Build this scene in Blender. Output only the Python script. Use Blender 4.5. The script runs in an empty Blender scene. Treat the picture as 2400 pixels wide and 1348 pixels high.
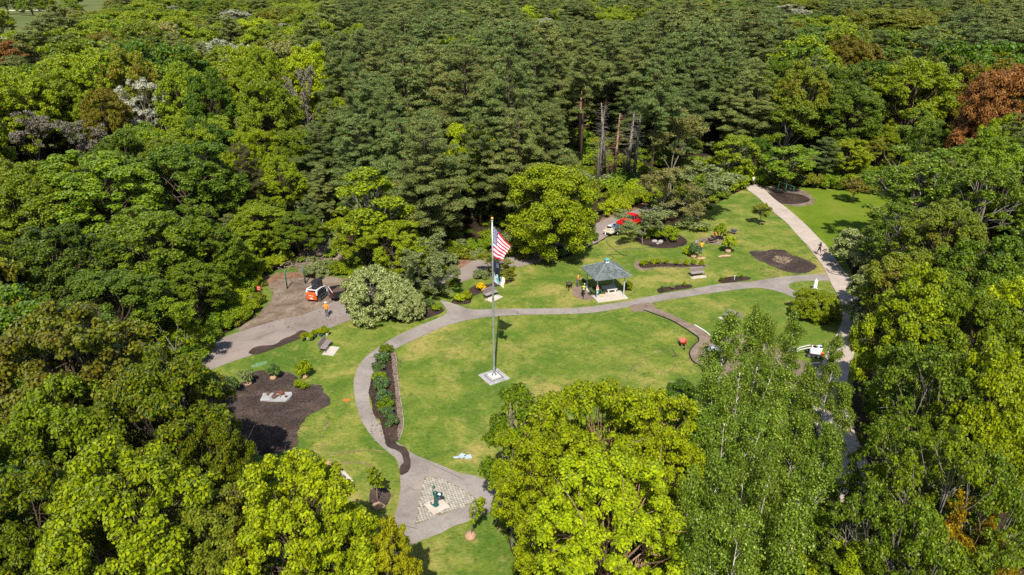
import bpy, bmesh, math, random
import numpy as np
from mathutils import Vector, Matrix, noise as mnoise
from mathutils.geometry import tessellate_polygon

# ------------------------------------------------------------------ camera, sky, sun
sc = bpy.context.scene
COL = sc.collection
CAM_H, PITCH = 33.0, math.radians(24.0)
cam_d = bpy.data.cameras.new('camera')
cam_d.lens, cam_d.sensor_width = 24.0, 36.0
cam_d.clip_start, cam_d.clip_end = 0.5, 6000.0
cam = bpy.data.objects.new('camera', cam_d)
cam.location = (0, 0, CAM_H)
cam.rotation_euler = (math.pi/2 - PITCH, 0, 0)
COL.objects.link(cam)
sc.camera = cam

SUN_EL, SUN_AZ = math.radians(51), math.radians(1.0)   # light travels towards +Y, slightly to the right
world = bpy.data.worlds.new('World'); sc.world = world
world.use_nodes = True
wn = world.node_tree; wn.nodes.clear()
sky = wn.nodes.new('ShaderNodeTexSky'); sky.sky_type = 'NISHITA'; sky.sun_disc = False
sky.sun_elevation = SUN_EL
sky.sun_rotation = math.pi + SUN_AZ
sky.air_density = 1.0; sky.dust_density = 0.8; sky.ozone_density = 1.0
bg = wn.nodes.new('ShaderNodeBackground'); bg.inputs[1].default_value = 0.095
wo = wn.nodes.new('ShaderNodeOutputWorld')
wn.links.new(sky.outputs[0], bg.inputs[0]); wn.links.new(bg.outputs[0], wo.inputs[0])

sun_d = bpy.data.lights.new('sun', 'SUN'); sun_d.energy = 4.6; sun_d.angle = math.radians(0.53)
sun_d.color = (1.0, 0.95, 0.85)
sun = bpy.data.objects.new('sun', sun_d); COL.objects.link(sun)
sd = Vector((math.sin(SUN_AZ)*math.cos(SUN_EL), math.cos(SUN_AZ)*math.cos(SUN_EL), -math.sin(SUN_EL)))
sun.rotation_euler = sd.to_track_quat('-Z', 'Y').to_euler()
sun.location = (0, -30, 60)

vs = sc.view_settings
vs.view_transform = 'Standard'; vs.look = 'None'; vs.gamma = 1.0; vs.exposure = 0.6
vs.use_curve_mapping = False
sc.render.engine = 'CYCLES'
sc.cycles.max_bounces = 5; sc.cycles.diffuse_bounces = 3; sc.cycles.glossy_bounces = 2
sc.cycles.transmission_bounces = 3; sc.cycles.transparent_max_bounces = 4
sc.cycles.use_denoising = False
sc.cycles.use_adaptive_sampling = False

# ------------------------------------------------------------------ surveying helpers (photo pixel -> place on the ground)
FOC = 1600.0
CP, SP = math.cos(PITCH), math.sin(PITCH)
def ray(px, py):
    x, y = px - 1200.0, py - 674.0
    return (x, FOC*CP - y*SP, -FOC*SP - y*CP)
def G(px, py, z=0.0):
    d = ray(px, py); t = (CAM_H - z)/-d[2]
    return (d[0]*t, d[1]*t)
def depth(x, y, z):
    return y*CP + (CAM_H - z)*SP
def proj(x, y, z):
    dz = z - CAM_H
    dep = y*CP - dz*SP; up = y*SP + dz*CP
    return (1200 + FOC*x/dep, 674 - FOC*up/dep)
def GP(pts, z=0.0):
    return [G(a, b, z) for a, b in pts]
def height_above(base, top):
    b = G(*base); d = ray(*top); t = b[1]/d[1]
    return CAM_H + d[2]*t

# ------------------------------------------------------------------ object helpers
def link(o, parent=None):
    COL.objects.link(o)
    if parent is not None: o.parent = parent
    return o
def tag(o, label=None, cat=None, group=None, kind=None):
    if label: o['label'] = label
    if cat: o['category'] = cat
    if group: o['group'] = group
    if kind: o['kind'] = kind
    return o
def thing(name, label, cat, loc=(0, 0, 0), rz=0.0, group=None):
    o = bpy.data.objects.new(name, None); o.empty_display_size = 0.2
    o.location = loc if len(loc) == 3 else (loc[0], loc[1], 0)
    o.rotation_euler = (0, 0, rz)
    link(o); return tag(o, label, cat, group)
def children(o): return [c for c in bpy.data.objects if c.parent == o]
def copy_tree(root, loc, rz, label, kids=None):
    c = root.copy(); link(c); c.location = loc if len(loc) == 3 else (loc[0], loc[1], 0); c.rotation_euler = (0, 0, rz)
    c['label'] = label
    def rec(src, dst):
        for ch in children(src):
            d = ch.copy(); link(d); d.parent = dst; rec(ch, d)
    rec(root, c)
    return c

class MB:
    """collects shapes, then builds ONE mesh object"""
    def __init__(s): s.v = []; s.f = []; s.m = []
    def add(s, vs_, fs, mi=0):
        n = len(s.v); s.v += [tuple(p) for p in vs_]
        for f in fs: s.f.append(tuple(i+n for i in f)); s.m.append(mi)
        return s
    def box(s, c, size, rot=(0, 0, 0), mi=0, taper=1.0, bev=0.0):
        hx, hy, hz = size[0]/2, size[1]/2, size[2]/2
        R = Matrix.Rotation(rot[2], 3, 'Z') @ Matrix.Rotation(rot[1], 3, 'Y') @ Matrix.Rotation(rot[0], 3, 'X')
        b = min(bev, hx*.45, hy*.45, hz*.45)
        if b <= 0:
            P = []
            for z in (-1, 1):
                k = taper if z > 0 else 1
                for x, y in ((-1, -1), (1, -1), (1, 1), (-1, 1)): P.append((x*hx*k, y*hy*k, z*hz))
            F = [(0, 3, 2, 1), (4, 5, 6, 7), (0, 1, 5, 4), (1, 2, 6, 5), (2, 3, 7, 6), (3, 0, 4, 7)]
        else:
            P = []; rings = []
            for z, ins in ((-hz, b), (-hz+b, 0), (hz-b, 0), (hz, b)):
                k = taper if z > 0 else 1
                x, y = hx*k, hy*k; i = ins
                c4 = [(-x+b, -y+i), (x-b, -y+i), (x-i, -y+b), (x-i, y-b), (x-b, y-i), (-x+b, y-i), (-x+i, y-b), (-x+i, -y+b)]
                rings.append(len(P)); P += [(a, bb, z) for a, bb in c4]
            F = [tuple(range(7, -1, -1)), tuple(range(24, 32))]
            for r in range(3):
                for i in range(8):
                    j = (i+1) % 8; F.append((r*8+i, r*8+j, (r+1)*8+j, (r+1)*8+i))
        C = Vector(c)
        return s.add([C + R @ Vector(p) for p in P], F, mi)
    def tube(s, pts, rad, n=6, mi=0, cap=True):
        pts = [Vector(p) for p in pts]
        if not hasattr(rad, '__len__'): rad = [rad]*len(pts)
        V = []; F = []
        prev = None
        for i, p in enumerate(pts):
            d = (pts[min(i+1, len(pts)-1)] - pts[max(i-1, 0)])
            if d.length < 1e-9: d = Vector((0, 0, 1))
            d.normalize()
            if prev is None:
                a = d.cross(Vector((0, 0, 1)))
                if a.length < .1: a = d.cross(Vector((1, 0, 0)))
            else: a = prev - d*prev.dot(d)
            a.normalize(); prev = a; b = d.cross(a)
            for k in range(n):
                t = 2*math.pi*k/n
                V.append(p + (a*math.cos(t) + b*math.sin(t))*rad[i])
        for i in range(len(pts)-1):
            for k in range(n):
                k2 = (k+1) % n
                F.append((i*n+k, i*n+k2, (i+1)*n+k2, (i+1)*n+k))
        if cap: F.append(tuple(range(n-1, -1, -1))); F.append(tuple(range((len(pts)-1)*n, len(pts)*n)))
        return s.add(V, F, mi)
    def cyl(s, c, r, h, n=12, axis='Z', mi=0, r2=None):
        c = Vector(c); a = {'X': Vector((1, 0, 0)), 'Y': Vector((0, 1, 0)), 'Z': Vector((0, 0, 1))}[axis]
        return s.tube([c - a*h/2, c + a*h/2], [r, r if r2 is None else r2], n, mi)
    def ball(s, c, r, seg=10, rings=7, mi=0, bump=0.0, seed=0):
        if not hasattr(r, '__len__'): r = (r, r, r)
        rnd = random.Random(seed); V = []; F = []
        V.append((c[0], c[1], c[2]-r[2]))
        for i in range(1, rings):
            ph = math.pi*i/rings
            for k in range(seg):
                t = 2*math.pi*k/seg; q = 1 + rnd.uniform(-bump, bump)
                V.append((c[0]+r[0]*math.sin(ph)*math.cos(t)*q, c[1]+r[1]*math.sin(ph)*math.sin(t)*q, c[2]-r[2]*math.cos(ph)*q))
        V.append((c[0], c[1], c[2]+r[2]))
        for k in range(seg):
            F.append((0, 1+(k+1) % seg, 1+k))
            F.append((len(V)-1, 1+(rings-2)*seg+k, 1+(rings-2)*seg+(k+1) % seg))
        for i in range(rings-2):
            for k in range(seg):
                a, b = 1+i*seg+k, 1+i*seg+(k+1) % seg
                F.append((a, b, b+seg, a+seg))
        return s.add(V, F, mi)
    def prism(s, poly, z0, z1, mi=0):
        """vertical extrusion of an xy polygon"""
        n = len(poly)
        a = sum(poly[i][0]*poly[(i+1) % n][1]-poly[(i+1) % n][0]*poly[i][1] for i in range(n))
        if a < 0: poly = poly[::-1]
        V = [(x, y, z0) for x, y in poly] + [(x, y, z1) for x, y in poly]
        F = [(i, (i+1) % n, n+(i+1) % n, n+i) for i in range(n)]
        tri = tessellate_polygon([[Vector((x, y, 0)) for x, y in poly]])
        for t in tri:
            A, B, C_ = [Vector(V[i]) for i in t]
            up = (B-A).cross(C_-A).z > 0
            t = t if up else t[::-1]
            F.append(tuple(i+n for i in t)); F.append(tuple(t[::-1]))
        return s.add(V, F, mi)
    def mesh(s, name, mats, smooth=False):
        me = bpy.data.meshes.new(name); me.from_pydata(s.v, [], s.f)
        for m in (mats if isinstance(mats, (list, tuple)) else [mats]): me.materials.append(m)
        if len(me.polygons) == len(s.m): me.polygons.foreach_set('material_index', s.m)
        if smooth: me.polygons.foreach_set('use_smooth', [True]*len(me.polygons))
        me.update(); return me
    def build(s, name, mats, parent=None, smooth=False, loc=None, rz=None):
        o = bpy.data.objects.new(name, s.mesh(name, mats, smooth))
        if loc is not None: o.location = loc
        if rz is not None: o.rotation_euler = (0, 0, rz)
        return link(o, parent)

# ------------------------------------------------------------------ materials
def new_mat(name):
    m = bpy.data.materials.new(name); m.use_nodes = True
    nt = m.node_tree; nt.nodes.clear()
    out = nt.nodes.new('ShaderNodeOutputMaterial')
    return m, nt, out
def N(nt, t, **kw):
    n = nt.nodes.new(t)
    for k, v in kw.items():
        if k == 'inp':
            for kk, vv in v.items(): n.inputs[kk].default_value = vv
        else: setattr(n, k, v)
    return n
def ramp(nt, fac, stops, interp='LINEAR'):
    r = nt.nodes.new('ShaderNodeValToRGB'); cr = r.color_ramp; cr.interpolation = interp
    while len(cr.elements) < len(stops): cr.elements.new(0.5)
    for e, (p, c) in zip(cr.elements, stops): e.position = p; e.color = (c[0], c[1], c[2], 1)
    nt.links.new(fac, r.inputs[0]); return r.outputs[0]
def noise_tex(nt, vec, scale, detail=4, rough=.55, dist=0.0):
    n = N(nt, 'ShaderNodeTexNoise', inp={'Scale': scale, 'Detail': detail, 'Roughness': rough, 'Distortion': dist})
    nt.links.new(vec, n.inputs['Vector']); return n.outputs['Fac']
def mixc(nt, fac, a, b, mode='MIX'):
    n = nt.nodes.new('ShaderNodeMix'); n.data_type = 'RGBA'; n.blend_type = mode
    for sock, v in ((n.inputs[0], fac), (n.inputs[6], a), (n.inputs[7], b)):
        if hasattr(v, 'links'): nt.links.new(v, sock)
        elif hasattr(v, '__len__'): sock.default_value = (v[0], v[1], v[2], 1)
        else: sock.default_value = v
    return n.outputs[2]
def mathn(nt, op, a, b=0.5, clamp=False):
    n = nt.nodes.new('ShaderNodeMath'); n.operation = op; n.use_clamp = clamp
    for i, v in enumerate((a, b)):
        if hasattr(v, 'links'): nt.links.new(v, n.inputs[i])
        else: n.inputs[i].default_value = v
    return n.outputs[0]
def bsdf(nt, out, color, rough=.8, metal=0.0, spec=.3, bump=None, bstr=.3, bdist=.02):
    p = nt.nodes.new('ShaderNodeBsdfPrincipled')
    if hasattr(color, 'links'): nt.links.new(color, p.inputs['Base Color'])
    else: p.inputs['Base Color'].default_value = (*color, 1)
    if hasattr(rough, 'links'): nt.links.new(rough, p.inputs['Roughness'])
    else: p.inputs['Roughness'].default_value = rough
    p.inputs['Metallic'].default_value = metal
    p.inputs['Specular IOR Level'].default_value = spec
    if bump is not None:
        b = nt.nodes.new('ShaderNodeBump'); b.inputs['Strength'].default_value = bstr; b.inputs['Distance'].default_value = bdist
        nt.links.new(bump, b.inputs['Height']); nt.links.new(b.outputs[0], p.inputs['Normal'])
    nt.links.new(p.outputs[0], out.inputs[0]); return p
def paint(name, col, rough=.5, metal=0.0, spec=.4, var=.18, scale=6.0):
    """a plain surface with slight blotches and grime"""
    m, nt, out = new_mat(name)
    tc = N(nt, 'ShaderNodeTexCoord')
    f = noise_tex(nt, tc.outputs['Object'], scale, 5, .6)
    f2 = noise_tex(nt, tc.outputs['Object'], scale*7, 3, .6)
    c = ramp(nt, f, [(.3, [x*(1-var) for x in col]), (.7, [min(1, x*(1+var*.5)) for x in col])])
    bsdf(nt, out, c, rough, metal, spec, f2, .15, .005)
    return m
def ground_mat(name, stops, scale, fine, fine_amt=.35, bstr=.4, bdist=.04, rough=.95, streak=None, extra=None):
    """blotchy ground: big colour patches times fine grain"""
    m, nt, out = new_mat(name)
    geo = N(nt, 'ShaderNodeNewGeometry'); pos = geo.outputs['Position']
    f = noise_tex(nt, pos, scale, 6, .62, .6)
    c = ramp(nt, f, stops)
    if extra:
        for (sc_, lo, hi, colr, amt) in extra:
            e = noise_tex(nt, pos, sc_, 5, .6, .3)
            k = mathn(nt, 'MULTIPLY', ramp(nt, e, [(lo, (0, 0, 0)), (hi, (1, 1, 1))]), amt)
            c = mixc(nt, k, c, colr)
    g = noise_tex(nt, pos, fine, 4, .75)
    if streak:
        mp = N(nt, 'ShaderNodeMapping'); mp.inputs['Scale'].default_value = streak; mp.inputs['Rotation'].default_value = (0, 0, .5)
        nt.links.new(pos, mp.inputs[0]); g2 = noise_tex(nt, mp.outputs[0], fine*.5, 3, .6)
        g = mathn(nt, 'ADD', mathn(nt, 'MULTIPLY', g, .5), mathn(nt, 'MULTIPLY', g2, .5))
    gr = ramp(nt, g, [(.25, (1-fine_amt*1.6,)*3), (.5, (1, 1, 1)), (.78, (1+fine_amt,)*3)])
    c = mixc(nt, 1.0, c, gr, 'MULTIPLY')
    bsdf(nt, out, c, rough, 0, .15, g, bstr, bdist)
    return m
def leaf_mat(name, stops, trans=.35, hue_var=.03, val_var=.35, tint=None, gloss=.12, rough=.42, hue0=-.012):
    """foliage: every leaf and every plant differs a little; light passes through the leaves"""
    m, nt, out = new_mat(name)
    geo = N(nt, 'ShaderNodeNewGeometry'); oi = N(nt, 'ShaderNodeObjectInfo'); tc = N(nt, 'ShaderNodeTexCoord')
    c = ramp(nt, geo.outputs['Random Per Island'], stops)
    if tint:
        k = noise_tex(nt, tc.outputs['Object'], tint[1], 3, .6)
        kk = mathn(nt, 'MULTIPLY', ramp(nt, k, [(tint[2], (0, 0, 0)), (tint[2]+.12, (1, 1, 1))]), tint[3])
        c = mixc(nt, kk, c, tint[0])
    hs = N(nt, 'ShaderNodeHueSaturation')
    r = oi.outputs['Random']
    h = mathn(nt, 'ADD', mathn(nt, 'MULTIPLY', r, hue_var*.8), .5+hue0-hue_var*.4)
    r2 = mathn(nt, 'FRACT', mathn(nt, 'MULTIPLY', r, 7.13))
    v = mathn(nt, 'ADD', mathn(nt, 'MULTIPLY', r2, val_var*1.4), 1.08-val_var*.7)
    nt.links.new(h, hs.inputs['Hue']); nt.links.new(v, hs.inputs['Value']); nt.links.new(c, hs.inputs['Color'])
    d = N(nt, 'ShaderNodeBsdfDiffuse'); t = N(nt, 'ShaderNodeBsdfTranslucent'); g = N(nt, 'ShaderNodeBsdfGlossy')
    g.inputs['Roughness'].default_value = rough; g.inputs['Color'].default_value = (.9, .95, .85, 1)
    nt.links.new(hs.outputs[0], d.inputs['Color'])
    tcx = mixc(nt, 1.0, hs.outputs[0], (1.25, 1.15, .45), 'MULTIPLY')
    nt.links.new(tcx, t.inputs['Color'])
    m1 = N(nt, 'ShaderNodeMixShader'); m1.inputs[0].default_value = trans
    nt.links.new(d.outputs[0], m1.inputs[1]); nt.links.new(t.outputs[0], m1.inputs[2])
    m2 = N(nt, 'ShaderNodeMixShader')
    fr = N(nt, 'ShaderNodeFresnel'); fr.inputs[0].default_value = 1.4
    nt.links.new(mathn(nt, 'MULTIPLY', fr.outputs[0], gloss*1.2, True), m2.inputs[0])
    nt.links.new(m1.outputs[0], m2.inputs[1]); nt.links.new(g.outputs[0], m2.inputs[2])
    nt.links.new(m2.outputs[0], out.inputs[0])
    return m
def island_mat(name, stops, rough=.85, fine=30, bstr=.4):
    """separate small pieces, each with its own tone"""
    m, nt, out = new_mat(name)
    geo = N(nt, 'ShaderNodeNewGeometry'); tc = N(nt, 'ShaderNodeTexCoord')
    c = ramp(nt, geo.outputs['Random Per Island'], stops)
    g = noise_tex(nt, tc.outputs['Object'], fine, 4, .7)
    c = mixc(nt, 1.0, c, ramp(nt, g, [(.3, (.78,)*3), (.7, (1.15,)*3)]), 'MULTIPLY')
    bsdf(nt, out, c, rough, 0, .2, g, bstr, .006)
    return m
def bark_mat(name, a, b, scale=3.0):
    m, nt, out = new_mat(name)
    tc = N(nt, 'ShaderNodeTexCoord'); mp = N(nt, 'ShaderNodeMapping'); mp.inputs['Scale'].default_value = (3, 3, .6)
    nt.links.new(tc.outputs['Object'], mp.inputs[0])
    f = noise_tex(nt, mp.outputs[0], scale, 5, .7)
    bsdf(nt, out, ramp(nt, f, [(.35, a), (.62, b)]), .9, 0, .1, f, .6, .03)
    return m

LEAF = {
 'maple':  leaf_mat('leaf_maple_green', [(0, (0.089, 0.156, 0.0059)), (0.5, (0.148, 0.230, 0.0059)), (1, (0.222, 0.304, 0.0104))]),
 'dark':   leaf_mat('leaf_dark_green', [(0, (0.047, 0.105, 0.0045)), (0.6, (0.077, 0.149, 0.0059)), (1, (0.127, 0.208, 0.0089))], .28),
 'lime':   leaf_mat('leaf_lime_green', [(0, (0.185, 0.241, 0.0034)), (0.5, (0.291, 0.358, 0.0045)), (1, (0.414, 0.476, 0.0090))], .42, .015, hue0=0.0),
 'yellow': leaf_mat('leaf_yellow_green', [(0, (0.182, 0.204, 0.0044)), (0.5, (0.259, 0.281, 0.0055)), (1, (0.363, 0.363, 0.0110))], .40),
 'olive':  leaf_mat('leaf_olive', [(0, (0.092, 0.136, 0.0086)), (0.5, (0.164, 0.208, 0.0114)), (1, (0.251, 0.286, 0.0229))], .35, tint=((.17, .11, .008), .35, .52, .5)),
 'oak':    leaf_mat('leaf_oak_catkins', [(0, (.065, .100, .002)), (.5, (.120, .160, .003)), (.85, (.195, .220, .004)), (1, (.225, .175, .006))], .36, .01, .16, gloss=.14, hue0=0.0),
 'birch':  leaf_mat('leaf_birch', [(0, (.085, .145, .009)), (.5, (.160, .240, .014)), (.85, (.245, .335, .034)), (1, (.400, .470, .120))], .40, .02, .18, gloss=.16, hue0=.0),
 'poplar': leaf_mat('leaf_poplar', [(0, (.060, .115, .004)), (.5, (.120, .190, .007)), (.85, (.195, .265, .016)), (1, (.350, .400, .085))], .40, .02, .2, gloss=.1, hue0=-.004),
 'pale_olive': leaf_mat('leaf_pale_olive', [(0, (0.156, 0.174, 0.0480)), (0.5, (0.246, 0.258, 0.0660)), (1, (0.336, 0.324, 0.0960))], .3),
 'pine':   leaf_mat('needle_pine', [(0, (0.061, 0.098, 0.0268)), (0.5, (0.112, 0.159, 0.0415)), (0.85, (0.165, 0.210, 0.0561)), (1, (0.241, 0.244, 0.0781))], .2, .02, .28, ((.150, .160, .048), .28, .52, .4), .05, hue0=.0),
 'pine_tan': leaf_mat('needle_pine_tan', [(0, (0.083, 0.111, 0.0283)), (0.5, (0.147, 0.179, 0.0448)), (0.85, (0.206, 0.230, 0.0590)), (1, (0.289, 0.260, 0.0897))], .2, .02, .28, ((.20, .18, .052), .28, .5, .45), .05, hue0=0.0),
 'pine_brown': leaf_mat('needle_pine_brown', [(0, (.040, .048, .012)), (.6, (.080, .080, .022)), (1, (.140, .110, .040))], .12, .01, .1),
 'cream':  leaf_mat('leaf_cream_variegated', [(0, (.090, .130, .020)), (.35, (.220, .270, .075)), (.75, (.400, .430, .170)), (1, (.520, .520, .250))], .25, .01, .08, hue0=0.0),
 'silver': leaf_mat('leaf_silver_blossom', [(0, (.200, .210, .150)), (.5, (.400, .400, .310)), (1, (.620, .610, .520))], .25, .01, .1, hue0=0.0),
 'copper': leaf_mat('leaf_copper', [(0, (0.145, 0.058, 0.0144)), (0.6, (0.265, 0.120, 0.0264)), (1, (0.391, 0.192, 0.0480))], .3, .008, .12, hue0=0.0),
 'amber':  leaf_mat('leaf_amber_green', [(0, (.095, .085, .005)), (.5, (.175, .150, .008)), (1, (.260, .220, .014))], .35, .01, .1, hue0=-.004),
 'gold':   leaf_mat('leaf_gold', [(0, (.190, .150, .003)), (.6, (.330, .240, .004)), (1, (.420, .300, .010))], .35, .01, .1),
 'shrub':  leaf_mat('leaf_shrub', [(0, (0.120, 0.190, 0.0035)), (0.5, (0.199, 0.284, 0.0047)), (1, (0.296, 0.379, 0.0071))], .35, .015, .15),
 'rhodo':  leaf_mat('leaf_rhododendron', [(0, (.025, .065, .010)), (.6, (.055, .120, .016)), (1, (.130, .210, .040))], .2, .01, .15, gloss=.3),
 'greygreen': leaf_mat('leaf_grey_green', [(0, (0.101, 0.142, 0.0473)), (0.5, (0.169, 0.222, 0.0675)), (1, (0.284, 0.324, 0.1283))], .25, .012, .12),
 'azalea': leaf_mat('petal_yellow', [(0, (.55, .42, .004)), (1, (.85, .66, .01))], .3, .0, .05),
 'twig':   leaf_mat('twig_grey_brown', [(0, (.120, .105, .075)), (.6, (.200, .175, .130)), (1, (.29, .26, .20))], .1, .01, .12, hue0=0.0),
}
BARK = {
 'brown': bark_mat('bark_brown', (.035, .025, .018), (.13, .095, .065)),
 'grey':  bark_mat('bark_grey', (.07, .06, .05), (.26, .23, .19)),
 'white': bark_mat('bark_birch_white', (.16, .14, .11), (.62, .58, .50), 2.2),
 'pinkish': bark_mat('bark_river_birch', (.14, .075, .045), (.42, .27, .18), 2.2),
}
# ------------------------------------------------------------------ vegetation prototypes
def leaf_arrays(rng, clumps, leaf, dens, aspect=.7, up=.35, jit=.6, low=-.45, shell=(.45, 1.15)):
    """clumps: (n,6) centre + radii.  Returns vertex array (4 per leaf) of folded leaf faces."""
    C_ = np.asarray(clumps, float)
    area = 4*np.pi*((C_[:, 3]*C_[:, 4]+C_[:, 3]*C_[:, 5]+C_[:, 4]*C_[:, 5])/3)
    cnt = np.maximum(5, (area*dens/(leaf*leaf*aspect*.5)).astype(int))   # dens = how much leaf area covers each clump
    idx = np.repeat(np.arange(len(C_)), cnt); n = len(idx)
    d = rng.normal(size=(n, 3)); d /= np.linalg.norm(d, axis=1)[:, None]
    flip = d[:, 2] < low; d[flip, 2] *= -1
    r = rng.uniform(shell[0], shell[1], n)
    c = C_[idx]
    P = c[:, :3] + d*c[:, 3:6]*r[:, None]
    nrm = d + rng.normal(size=(n, 3))*jit + np.array([0, 0, up])
    nrm /= np.linalg.norm(nrm, axis=1)[:, None]
    t = rng.normal(size=(n, 3)) + d*.5; t -= nrm*(t*nrm).sum(1)[:, None]; t /= np.linalg.norm(t, axis=1)[:, None]
    b = np.cross(nrm, t)
    L = leaf*rng.uniform(.7, 1.35, n)[:, None]; W = L*aspect
    fold = nrm*L*.14
    V = np.empty((n, 4, 3))
    V[:, 0] = P - t*L*.5; V[:, 1] = P + b*W*.5 + fold; V[:, 2] = P + t*L*.5 - fold*.6; V[:, 3] = P - b*W*.5 + fold
    return V.reshape(-1, 3)
def quads_mesh(name, V, mat):
    n = len(V)//4
    me = bpy.data.meshes.new(name)
    me.vertices.add(len(V)); me.vertices.foreach_set('co', V.astype(np.float32).ravel())
    me.loops.add(n*4); me.loops.foreach_set('vertex_index', np.arange(n*4, dtype=np.int32))
    me.polygons.add(n); me.polygons.foreach_set('loop_start', np.arange(0, n*4, 4, dtype=np.int32))
    me.update(calc_edges=True)
    me.materials.append(mat)
    return me

def limb(mb, rng, a, b, r0, r1, bend=.12, n=4, seg=5):
    a, b = np.array(a, float), np.array(b, float); L = np.linalg.norm(b-a)
    off = rng.normal(size=3)*bend*L
    pts = []
    for i in range(seg+1):
        t = i/seg; p = a + (b-a)*t + off*math.sin(math.pi*t)*.5
        p[2] += .10*L*math.sin(math.pi*t)
        pts.append(p)
    mb.tube(pts, [r0+(r1-r0)*i/seg for i in range(seg+1)], n, cap=False)

def broad_tree(seed, R=4.2, H=12.0, base=.22, lobes=15, sub=9, leaf=.24, dens=9.0, flat=.72, top=.0, bark='brown', trunk_r=.26, clump=.27, shell=(.45, 1.16), sag=0.0, droop=0.0, span=1.55):
    """spreading broadleaf: crown made of lobes, each of clumps, each of leaves; trunk and limbs reach every lobe"""
    rng = np.random.default_rng(seed)
    zc = H*(base+1)/2; rz = H*(1-base)/2
    cl = []; lob = []
    ga = math.pi*(3-5**.5)
    for i in range(lobes):
        u = 1 - (i+.5)/lobes*span            # from the top down to a little under the equator
        s = math.sqrt(max(0, 1-u*u)); a = ga*i + rng.uniform(-.5, .5)
        d = np.array([s*math.cos(a), s*math.sin(a), u])
        k = rng.uniform(.50, .80)
        taper = 1 - top*max(0, d[2])
        c = np.array([d[0]*R*k*taper, d[1]*R*k*taper, zc + d[2]*rz*k])
        lr = R*rng.uniform(.30, .46)
        lob.append((c, lr))
        for j in range(sub):
            e = rng.normal(size=3); e /= np.linalg.norm(e); e = e + d*.75 + np.array([0, 0, .25]); e /= np.linalg.norm(e)
            q = c + e*lr*rng.uniform(.55, 1.0)*np.array([1, 1, flat])
            q[2] -= droop*abs(rng.normal())*lr
            r = R*clump*rng.uniform(.55, 1.0)*.62
            cl.append((*q, r, r, r*rng.uniform(.6, .95)))
    V = leaf_arrays(rng, cl, leaf, dens, shell=shell)
    mb = MB()
    top_p = np.array([rng.uniform(-.3, .3), rng.uniform(-.3, .3), H*.80])
    fork = np.array([0, 0, H*max(.16, base*.8)])
    mb.tube([(0, 0, -.3), (0, 0, .25), fork], [trunk_r*1.5, trunk_r*1.05, trunk_r*.9], 8)
    limb(mb, rng, fork-np.array([0, 0, .2]), top_p, trunk_r*.85, .04, .06, 6)
    for c, lr in lob:
        st = fork + (top_p-fork)*rng.uniform(.0, .5)
        limb(mb, rng, st, c, trunk_r*.42, .03, .12, 5)
        for _ in range(3):
            e = c + rng.normal(size=3)*lr*.6
            limb(mb, rng, c*.7+st*.3, e, .05, .012, .15, 3, 3)
    return V, mb, H, R

def pine_tree(seed, R=3.6, H=17.0, base=.25, needle=.34, dens=13., bark='brown', sparse=1.0, ragged=.32):
    rng = np.random.default_rng(seed); mb = MB(); cl = []
    lean = rng.normal(size=2)*.25
    mb.tube([(0, 0, -.3), (0, 0, H*.4), (lean[0]*.6, lean[1]*.6, H*.75), (lean[0], lean[1], H*.98)], [.30, .22, .12, .03], 7)
    z = H*base*.7
    while z < H*.99:
        t = (z/H-base)/(1-base)
        prof = 0.35 if t < 0 else (min(1.0, .62+t*1.5) if t < .28 else (1-(t-.28)/.76)**.8)
        nb = rng.integers(3, 6)
        a0 = rng.uniform(0, 6.28)
        for k in range(nb):
            if rng.random() > sparse: continue
            a = a0 + k*6.283/nb + rng.uniform(-.4, .4)
            L = R*max(.12, prof)*rng.uniform(1-ragged*1.6, 1+ragged)
            up = .16 + .6*max(0, t)**2 + rng.uniform(-.14, .22)
            st = np.array([lean[0]*z/H, lean[1]*z/H, z])
            en = st + np.array([math.cos(a)*L, math.sin(a)*L, L*up])
            limb(mb, rng, st, en, .06, .015, .04, 4, 3)
            if t < 0 and rng.random() < .8: continue
            m = max(1, int(L/.75))
            for i in range(m):
                s = 1 - i/m*.72
                p = st + (en-st)*s + rng.normal(size=3)*np.array([.25, .25, .08])
                w = .74*rng.uniform(.7, 1.25)*(.6+.4*prof)
                cl.append((*(p+np.array([0, 0, .12+rng.uniform(-.15, .25)])), w*1.05, w*1.05, w*rng.uniform(.38, .62)))
                if rng.random() < .6:
                    side = np.array([-math.sin(a), math.cos(a), 0])*rng.choice([-1, 1])*rng.uniform(.4, .9)*(.4+L/R*.6)
                    cl.append((*(p+side), w*.8, w*.8, w*.30))
        z += rng.uniform(.7, 1.15)
    cl.append((lean[0], lean[1], H*.99, .25, .25, .5))
    V = leaf_arrays(rng, cl, needle, dens, aspect=.24, up=.5, jit=.7, low=-.3, shell=(.30, 1.18))
    return V, mb, H, R

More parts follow.
